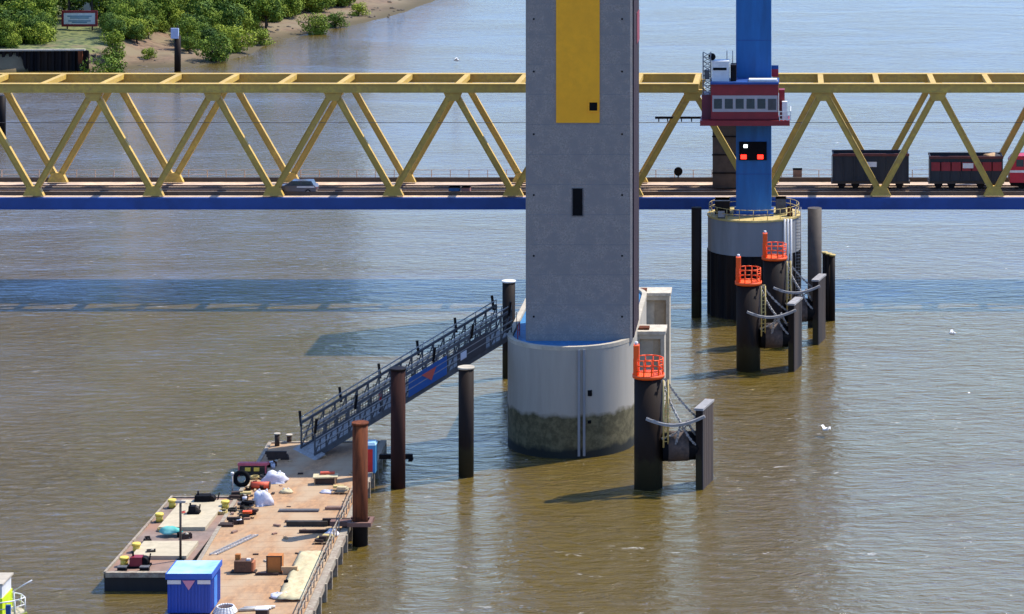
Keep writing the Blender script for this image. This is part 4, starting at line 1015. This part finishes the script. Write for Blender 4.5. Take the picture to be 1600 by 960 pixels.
# yellow sheet along right edge
vs=[]; q = MB(); nu,nv = 6,18
for j in range(nv+1):
    for i in range(nu+1):
        p = BP(1.05+i*.28, 31.5+j*.62, DZ+.12+.22*abs(noise.noise(Vector((i*.7,j*.6,1))))+ (.25 if 0<i<nu and 0<j<nv else 0)*abs(noise.noise(Vector((i*.9,j*.8,5))))*1.5); vs.append(p)
q.add(vs, [(j*(nu+1)+i,(j+1)*(nu+1)+i,(j+1)*(nu+1)+i+1,j*(nu+1)+i+1) for j in range(nv) for i in range(nu)], True)
o = q.build('plastic_sheet', M['lime']); sm_ = o.modifiers.new('thick','SOLIDIFY'); sm_.thickness = .03
tag(o, 'pale yellow sheet bunched along the right edge railing of the barge', 'sheet')
# bottom edge things
r, p = gear('rope_coil', 'white rope coil beside the blue site hut', 'rope', 352, 957)
q = MB()
for k in range(5):
    rr = .75-.05*k; pts=[p+Vector((rr*math.cos(t*math.pi/10),rr*math.sin(t*math.pi/10),.06+.08*k)) for t in range(21)]; q.path(pts,.055,6)
q.build('coil', M['white'], r)
r, p = gear('pipe_bundle', 'pale pipes lying at the bottom edge of the view', 'pipe', 398, 956)
for i in range(4): MB().tube(p+Vector((-1.1+i*.1,i*.16,.1)), p+Vector((.9+i*.1,.3+i*.16,.1)), .09, 8).build('pipe', M['white'] if i%2 else M['concl'], r)
r, p = gear('waste_box', 'dark box with a white rim at the front of the barge deck', 'box', 410, 962)
MB().ob(p,(.8,.6,.45)).build('body', M['wood2'], r); MB().ob(p+Vector((0,0,.45)),(.86,.66,.06)).build('rim', M['white'], r)
for i, (px,py) in enumerate(((507,873),(447,916))):
    r, p = gear('fuel_can', ['black can by the right edge railing of the barge','small black can beside the crumpled white sheet'][i], 'can', px, py); MB().ob(p,(.28,.2,.4)).build('body', M['black'], r); MB().tube(p+Vector((0,0,.4)),p+Vector((.08,0,.48)),.04,6).build('spout', M['rust'], r)
# mooring bits at the far corner
for i,(px,py,h_) in enumerate(((433,697,.95),(452,692,.6))):
    r, p = gear('mooring_bitt', ['taller dark mooring bitt at the far left corner of the barge','shorter dark mooring bitt with a pale top at the far end of the barge'][i], 'mooring bitt', px, py)
    MB().tube(p,p+Vector((0,0,h_)),.2,10).build('post', M['wood2'], r); MB().tube(p+Vector((0,0,h_)),p+Vector((0,0,h_+.1)),.27,10).build('cap', M['concl'], r)
# portable toilet behind rusty pile
r, p = gear('portable_toilet', 'blue and red portable toilet behind the rusty brown pile', 'toilet', 577, 737)
MB().ob(p+Vector((0,0,0)), (1.1,1.1,2.2)).build('body', mat('toilet_blue', (.06,.25,.50), .5,.1,3), r)
MB().ob(p+Vector((-.05,-.56,.1)), (.8,.05,1.8)).build('door', M['jackr'], r)
MB().ob(p+Vector((0,0,2.2)), (1.2,1.2,.2), taper=.8).build('roof', M['hutr'], r)
r, p = gear('railing_post', 'grey post at the barge left edge beside the tyre', 'post', 363, 772)
MB().tube(p,p+Vector((0,0,1.5)),.06,6).build('post', M['galv'], r); MB().tube(p+Vector((0,0,1.5)),p+Vector((0,0,1.66)),.12,8).build('knob', M['white'], r)
# small odd deck rubbish : individually made short boards
rnd = random.Random(11)
for i in range(60):
    u_ = rnd.uniform(1.2,9.0) if i%2 else rnd.uniform(7.8,9.3); v_ = rnd.uniform(4,34) if i%2 else rnd.uniform(3,24); p = BP(u_,v_)
    q = MB().ob(p,(rnd.uniform(.2,.6),rnd.uniform(.1,.25),rnd.uniform(.05,.15)),rnd.uniform(0,3))
    o = q.build('wood_offcut', rnd.choice([M['wood2'],M['wood3'],M['concl'],M['steelfl']])); tag(o, 'small wood offcut lying loose on the long barge deck', 'offcut', 'wood offcuts strewn on the barge deck')

rnd = random.Random(23)
def rough_spot():
    if rnd.random() < .65: return BP(rnd.uniform(7.9, 9.3), rnd.uniform(4, 26))
    return SP(rnd.uniform(.5, 4.9), rnd.uniform(.05, .95), DZ+.03)
for i in range(14):
    p = rough_spot(); r = thing('bucket', 'small bucket standing among the gear on barge and pontoon', 'bucket', p, 'buckets among the deck gear')
    m_ = [M['rust'], M['black'], M['cloth'], M['ered'], M['grey']][i % 5]
    MB().tube(p, p+Vector((0,0,.34)), .14, 10, .18).build('pail', m_, r); MB().tube(p+Vector((-.18,0,.34)), p+Vector((.18,0,.42)), .02, 5).build('handle', M['dark'], r)
for i in range(9):
    p = rough_spot(); rr = rnd.uniform(.25, .42); q = MB()
    for k in range(3):
        pts = [p+Vector((rr*math.cos(t*math.pi/7), rr*math.sin(t*math.pi/7), .05+.07*k)) for t in range(15)]; q.path(pts, .045, 5)
    tag(q.build('hose_coil', [M['black'], M['rimy'], M['brown']][i % 3]), 'coiled hose lying among the gear on barge and pontoon', 'hose', 'hose coils among the deck gear')
for i in range(16):
    p = rough_spot(); a_ = rnd.uniform(0, 3); w_ = rnd.uniform(.4, .8); d_ = rnd.uniform(.3, .5); h_ = rnd.uniform(.2, .4)
    r = thing('tool_crate', 'low open tool crate among the gear on barge and pontoon', 'crate', p, 'tool crates among the deck gear')
    c_, s_ = math.cos(a_), math.sin(a_); q = MB(); q.ob(p, (w_,d_,.05), a_)
    for sx in (-1,1): q.ob(p+Vector((c_*sx*w_/2, s_*sx*w_/2, 0)), (.04,d_,h_), a_); q.ob(p+Vector((-s_*sx*d_/2, c_*sx*d_/2, 0)), (w_+.04,.04,h_), a_)
    q.build('box', rnd.choice([M['wood2'], M['rust'], M['brown'], M['grey']]), r)
    q = MB().blob(p+Vector((0,0,.05)), (w_*.42, d_*.4, h_*.9), i, .5, 8, 6); q.build('contents', rnd.choice([M['dark'], M['concl'], M['wood3'], M['cloth']]), r)
# pile collar brackets
r = thing('pile_clamp', 'rusty clamp frame fixing the barge to the red brown pile', 'clamp', (x3,y3,DZ))
q = MB(); zc = DZ+.35
q.box(x3-r3-.25,x3+r3+.35,y3-r3-.3,y3-r3-.05,zc,zc+.3); q.box(x3-r3-.25,x3+r3+.35,y3+r3+.05,y3+r3+.3,zc,zc+.3); q.box(x3+r3+.08,x3+r3+.33,y3-r3-.05,y3+r3+.05,zc,zc+.3); q.box(x3-r3-1.6,x3-r3-.08,y3-.3,y3+.3,zc-.1,zc+.25)
q.build('frame', mat('clamp_rust', (.20,.10,.07), .7,.3,2), r)
p = D(632, 714, DZ+.6); q = thing('pile_clamp', 'dark clamp arm on the pile behind the barge', 'clamp', p)
MB().box(p.x-2.0,p.x+.65,p.y-.2,p.y+.2,p.z-.15,p.z+.2).build('arm', M['dark'], q)
MB().box(p.x+.35,p.x+.66,p.y-.4,p.y+.4,p.z-.3,p.z-.152).build('end_plate', M['dark'], q)

# ------------------------------------------------------------------ gangway
g0 = D(492, 712, 1.35); g1 = P(799, 524, 8.95); gd = (g1-g0); gl = Vector((-gd.y, gd.x, 0)).normalized()*2.7
if gl.y < 0: gl = -gl
gw = thing('gangway', 'long grey gangway sloping from the barge up to the grey pier', 'gangway', g0)
def GP(t, side, h_): return g0+gd*t+gl*side+Vector((0,0,h_))
q = MB(); q.hexa([GP(0,0,-.05),GP(1,0,-.05),GP(1,1,-.05),GP(0,1,-.05),GP(0,0,.05),GP(1,0,.05),GP(1,1,.05),GP(0,1,.05)]); q.build('walking_deck', M['galv'], gw)
for side in (0, 1):
    q = MB(); q.bar(GP(0,side,-.05), GP(1,side,-.05), .2, .42); q.build('side_beam', M['grey'], gw)
    q = MB(); N = 18
    for i in range(N+1):
        t = i/N; q.bar(GP(t,side,0), GP(t,side,2.1), .12, .12)
        if i < N: q.bar(GP(t,side,.1), GP(t+1/N,side,2.05), .08, .08); q.bar(GP(t,side,.55), GP(t+1/N,side,.55), .05, .05); q.bar(GP(t,side,1.1), GP(t+1/N,side,1.1), .05, .05)
        q.bar(GP(t+.5/N,side,.2), GP(t+.5/N,side,1.7), .05, .05)
    q.bar(GP(0,side,2.1), GP(1,side,2.1), .18, .18); q.bar(GP(0,side,1.55), GP(1,side,1.55), .05, .05); q.build('railing', M['grey'], gw)
    for i in range(0, 6):
        t = i/5*.985; MB().bar(GP(t,side,1.8), GP(t,side,3.0)+gl*(.12 if side else -.12), .17, .17).build('light_post', M['dark'], gw)
    q = MB(); q.bar(GP(0,side,2.55), GP(1,side,2.55), .08, .08)
    for i in range(19): q.bar(GP(i/18,side,2.1), GP(i/18,side,2.55), .05, .05)
    q.bar(GP(0,side,1.3)-gl*.08, GP(1,side,1.3)-gl*.08, .06, .06); q.bar(GP(0,side,.8)-gl*.08, GP(1,side,.8)-gl*.08, .06, .06); q.build('hand_rail', M['galv'], gw)
q = MB(); 
def gpanel(t0,t1,h0,h1,off): return [GP(t0,0,h0)+off, GP(t1,0,h0)+off, GP(t1,0,h1)+off, GP(t0,0,h1)+off]
o1 = -gl*.09; o2 = -gl*.07
a8 = gpanel(.46,.655,.15,1.7,-gl*.09); b8 = gpanel(.46,.655,.15,1.7,-gl*.065)
bn = MB().hexa([a8[0],a8[1],b8[1],b8[0],a8[3],a8[2],b8[2],b8[3]]).build('blue_banner', M['navy'], gw)
n1 = -gl*.105; n2=-gl*.095
tri=[GP(.525,0,1.35)+n1,GP(.60,0,1.35)+n1,GP(.575,0,.45)+n1]; tri2=[p+(n2-n1) for p in tri]
MB().add(tri+tri2,[(0,1,2),(5,4,3),(0,3,4,1),(1,4,5,2),(2,5,3,0)]).build('triangle_emblem', M['ered'], bn)
a8 = gpanel(.71,.86,.15,1.6,-gl*.09); b8 = gpanel(.71,.86,.15,1.6,-gl*.065)
MB().hexa([a8[0],a8[1],b8[1],b8[0],a8[3],a8[2],b8[2],b8[3]]).build('dark_panel', mat('panel_dark_brown', (.06,.05,.05), .7,.3,2), gw)
a8 = gpanel(.725,.755,.6,1.2,-gl*.12); b8 = gpanel(.725,.755,.6,1.2,-gl*.095)
MB().hexa([a8[0],a8[1],b8[1],b8[0],a8[3],a8[2],b8[2],b8[3]]).build('notice', M['cloth'], gw)
q = MB(); q.hexa([GP(-.03,-.3,-.1),GP(.03,-.3,-.1),GP(.03,1.3,-.1),GP(-.03,1.3,-.1),GP(-.03,-.3,.02),GP(.03,-.3,.02),GP(.03,1.3,.02),GP(-.03,1.3,.02)]); q.build('foot_plate', M['galv'], gw)
# upper landing
q = MB(); t = g1; q.box(t.x-.4,t.x+1.4,t.y-.2,t.y+2.2,t.z-.5,t.z-.05); tag(q.build('landing_platform', M['dark']), 'small dark landing platform where the gangway meets the grey pier', 'platform')

# person on gangway
def person(base, face, label):
    r = thing('person', label, 'person', base)
    up = Vector((0,0,1)); f = face.normalized(); l = up.cross(f)
    J = {'pel':(0,0,.95,.15),'waist':(0,0,1.12,.135),'chest':(.02,0,1.35,.16),'neck':(.03,0,1.52,.06),'head':(.04,0,1.62,.085),'top':(.04,0,1.72,.085),
         'hl':(0,.1,.9,.1),'kl':(.12,.1,.5,.07),'al':(.05,.1,.08,.05),'tl':(.22,.1,.04,.045),'hr':(0,-.1,.9,.1),'kr':(-.02,-.1,.5,.07),'ar':(-.18,-.1,.1,.05),'tr':(-.02,-.1,.04,.045),
         'sl':(.02,.2,1.42,.07),'el':(.0,.27,1.14,.05),'wl':(.16,.26,.92,.035),'sr':(.02,-.2,1.42,.07),'er':(.05,-.28,1.16,.05),'wr':(.25,-.27,1.02,.035)}
    names = list(J); E = [('pel','waist'),('waist','chest'),('chest','neck'),('neck','head'),('head','top'),('pel','hl'),('hl','kl'),('kl','al'),('al','tl'),('pel','hr'),('hr','kr'),('kr','ar'),('ar','tr'),('chest','sl'),('sl','el'),('el','wl'),('chest','sr'),('sr','er'),('er','wr')]
    me = bpy.data.meshes.new('body'); me.from_pydata([tuple(f*J[k][0]+l*J[k][1]+up*J[k][2]) for k in names], [(names.index(a_),names.index(b_)) for a_,b_ in E], [])
    o = bpy.data.objects.new('body', me); COL.objects.link(o); o.parent = r
    o.modifiers.new('skin','SKIN'); sv = me.skin_vertices[0].data
    for i,k in enumerate(names): sv[i].radius = (J[k][3],J[k][3])
    sv[0].use_root = True
    s2 = o.modifiers.new('sub','SUBSURF'); s2.levels = 2; s2.render_levels = 2
    m = bpy.data.materials.new('work_clothes'); m.use_nodes = True; n = m.node_tree.nodes; ll = m.node_tree.links
    tc = n.new('ShaderNodeTexCoord'); sp = n.new('ShaderNodeSeparateXYZ'); ll.new(tc.outputs['Object'], sp.inputs[0])
    cr = n.new('ShaderNodeValToRGB'); cr.color_ramp.interpolation='CONSTANT'; e = cr.color_ramp.elements
    e[0].position=0; e[0].color=(.02,.02,.03,1); e[1].position=.5; e[1].color=(.65,.03,.02,1); x_ = e.new(.77); x_.color=(.45,.26,.18,1)
    dv = n.new('ShaderNodeMath'); dv.operation='DIVIDE'; dv.inputs[1].default_value=2.0; ll.new(sp.outputs[2], dv.inputs[0]); ll.new(dv.outputs[0], cr.inputs[0]); ll.new(cr.outputs[0], n['Principled BSDF'].inputs['Base Color'])
    me.materials.append(m)
    MB().blob(base+f*.03+up*1.70,(.13,.12,.13),1,0).build('helmet', M['white'], r)
    return r
person(GP(.335,.15,.06), gd.copy().xy.to_3d(), 'person in a red jacket and dark trousers walking up the gangway')

# ------------------------------------------------------------------ workboat cut by the left edge
p = P(-30, 975, 0); bx, by = p.x, p.y
r = thing('work_boat', 'lime yellow work boat with white rails at the lower left corner', 'boat', (bx,by,0))
hull = [(-6,-1.6),(1.2,-1.6),(2.6,-.8),(3.1,0),(2.6,.8),(1.2,1.6),(-6,1.6)]
MB().prism([(bx+a_,by+b2) for a_,b2 in hull], -.4, .75).build('hull', mat('boat_hull', (.25,.28,.02), .5,.2,2), r)
MB().prism([(bx+a_*.96,by+b2*.92) for a_,b2 in hull], .75, .82).build('deck', M['concl'], r)
cb = MB().box(bx-4.2,bx+1.75,by-1.1,by+1.2,.82,2.0).build('cabin', M['hivis'], r)
MB().box(bx-4.1,bx+1.7,by-1.0,by+1.1,2.0,2.9).build('wheelhouse', M['white'], r)
MB().box(bx-4.0,bx+1.4,by-1.04,by-1.0,2.15,2.7).build('window', M['glass'], r)
MB().box(bx-4.3,bx+1.8,by-1.2,by+1.3,2.9,3.02).build('roof', M['concl'], r)
q = MB(); pts=[Vector((bx+a_*.95,by+b2*.9,0)) for a_,b2 in hull]
for a_,b_ in zip(pts,pts[1:]): q.tube(a_+Vector((0,0,1.75)),b_+Vector((0,0,1.75)),.045,6); q.tube(a_+Vector((0,0,1.3)),b_+Vector((0,0,1.3)),.035,6)
for a_ in pts: q.tube(a_+Vector((0,0,.8)),a_+Vector((0,0,1.75)),.045,6)
q.build('railing', M['white'], r)
q = MB(); q.tube((bx+2.2,by,.8),(bx+2.2,by,2.2),.06,6); q.tube((bx+2.2,by,2.2),(bx+3.4,by,2.9),.05,6); q.build('bow_davit', M['white'], r)
MB().box(bx+2.0,bx+2.3,by-1.2,by-1.0,.85,1.6).build('life_vest_locker', M['navy'], r)

# ------------------------------------------------------------------ gulls
def gull(px, py, z, label, sc_=1.0, first=[None]):
    p = P(px, py, z)
    if first[0] is None:
        r = thing('gull', label, 'gull', p)
        MB().blob(p, (.38,.16,.15), 1, .05, flat=False).build('body', M['white'], r)
        for sy in (-1,1):
            q = MB(); a_=p+Vector((.12,sy*.1,.05)); b_=p+Vector((-.18,sy*.1,.05)); c_=p+Vector((-.1,sy*.45,.28)); d_=p+Vector((.14,sy*.45,.30)); e_=p+Vector((-.2,sy*.85,.16))
            q.add([a_,b_,c_,d_,e_],[(0,1,2,3),(3,2,4)]); q.add([v+Vector((0,0,-.02)) for v in (a_,b_,c_,d_,e_)],[(3,2,1,0),(4,2,3)]); q.build('wing', M['white'], r)
        MB().tube(p+Vector((.36,0,.06)),p+Vector((.5,0,.04)),.03,6,.01).build('beak', M['bollard'], r); first[0]=r
    else: r = copy_tree(first[0]); r.location = p; r['label'] = label
    r.scale=(sc_,)*3; r.rotation_euler=(0,0,random.uniform(0,.8))
gull(713, 94, .8, 'white gull low over the far water above the yellow truss', 1.5)
gull(1290, 671, .6, 'white gull gliding over the brown water right of the near dolphin', 1.0)
gull(1488, 521, .6, 'white gull over the open water in the right part of the view', 1.0)
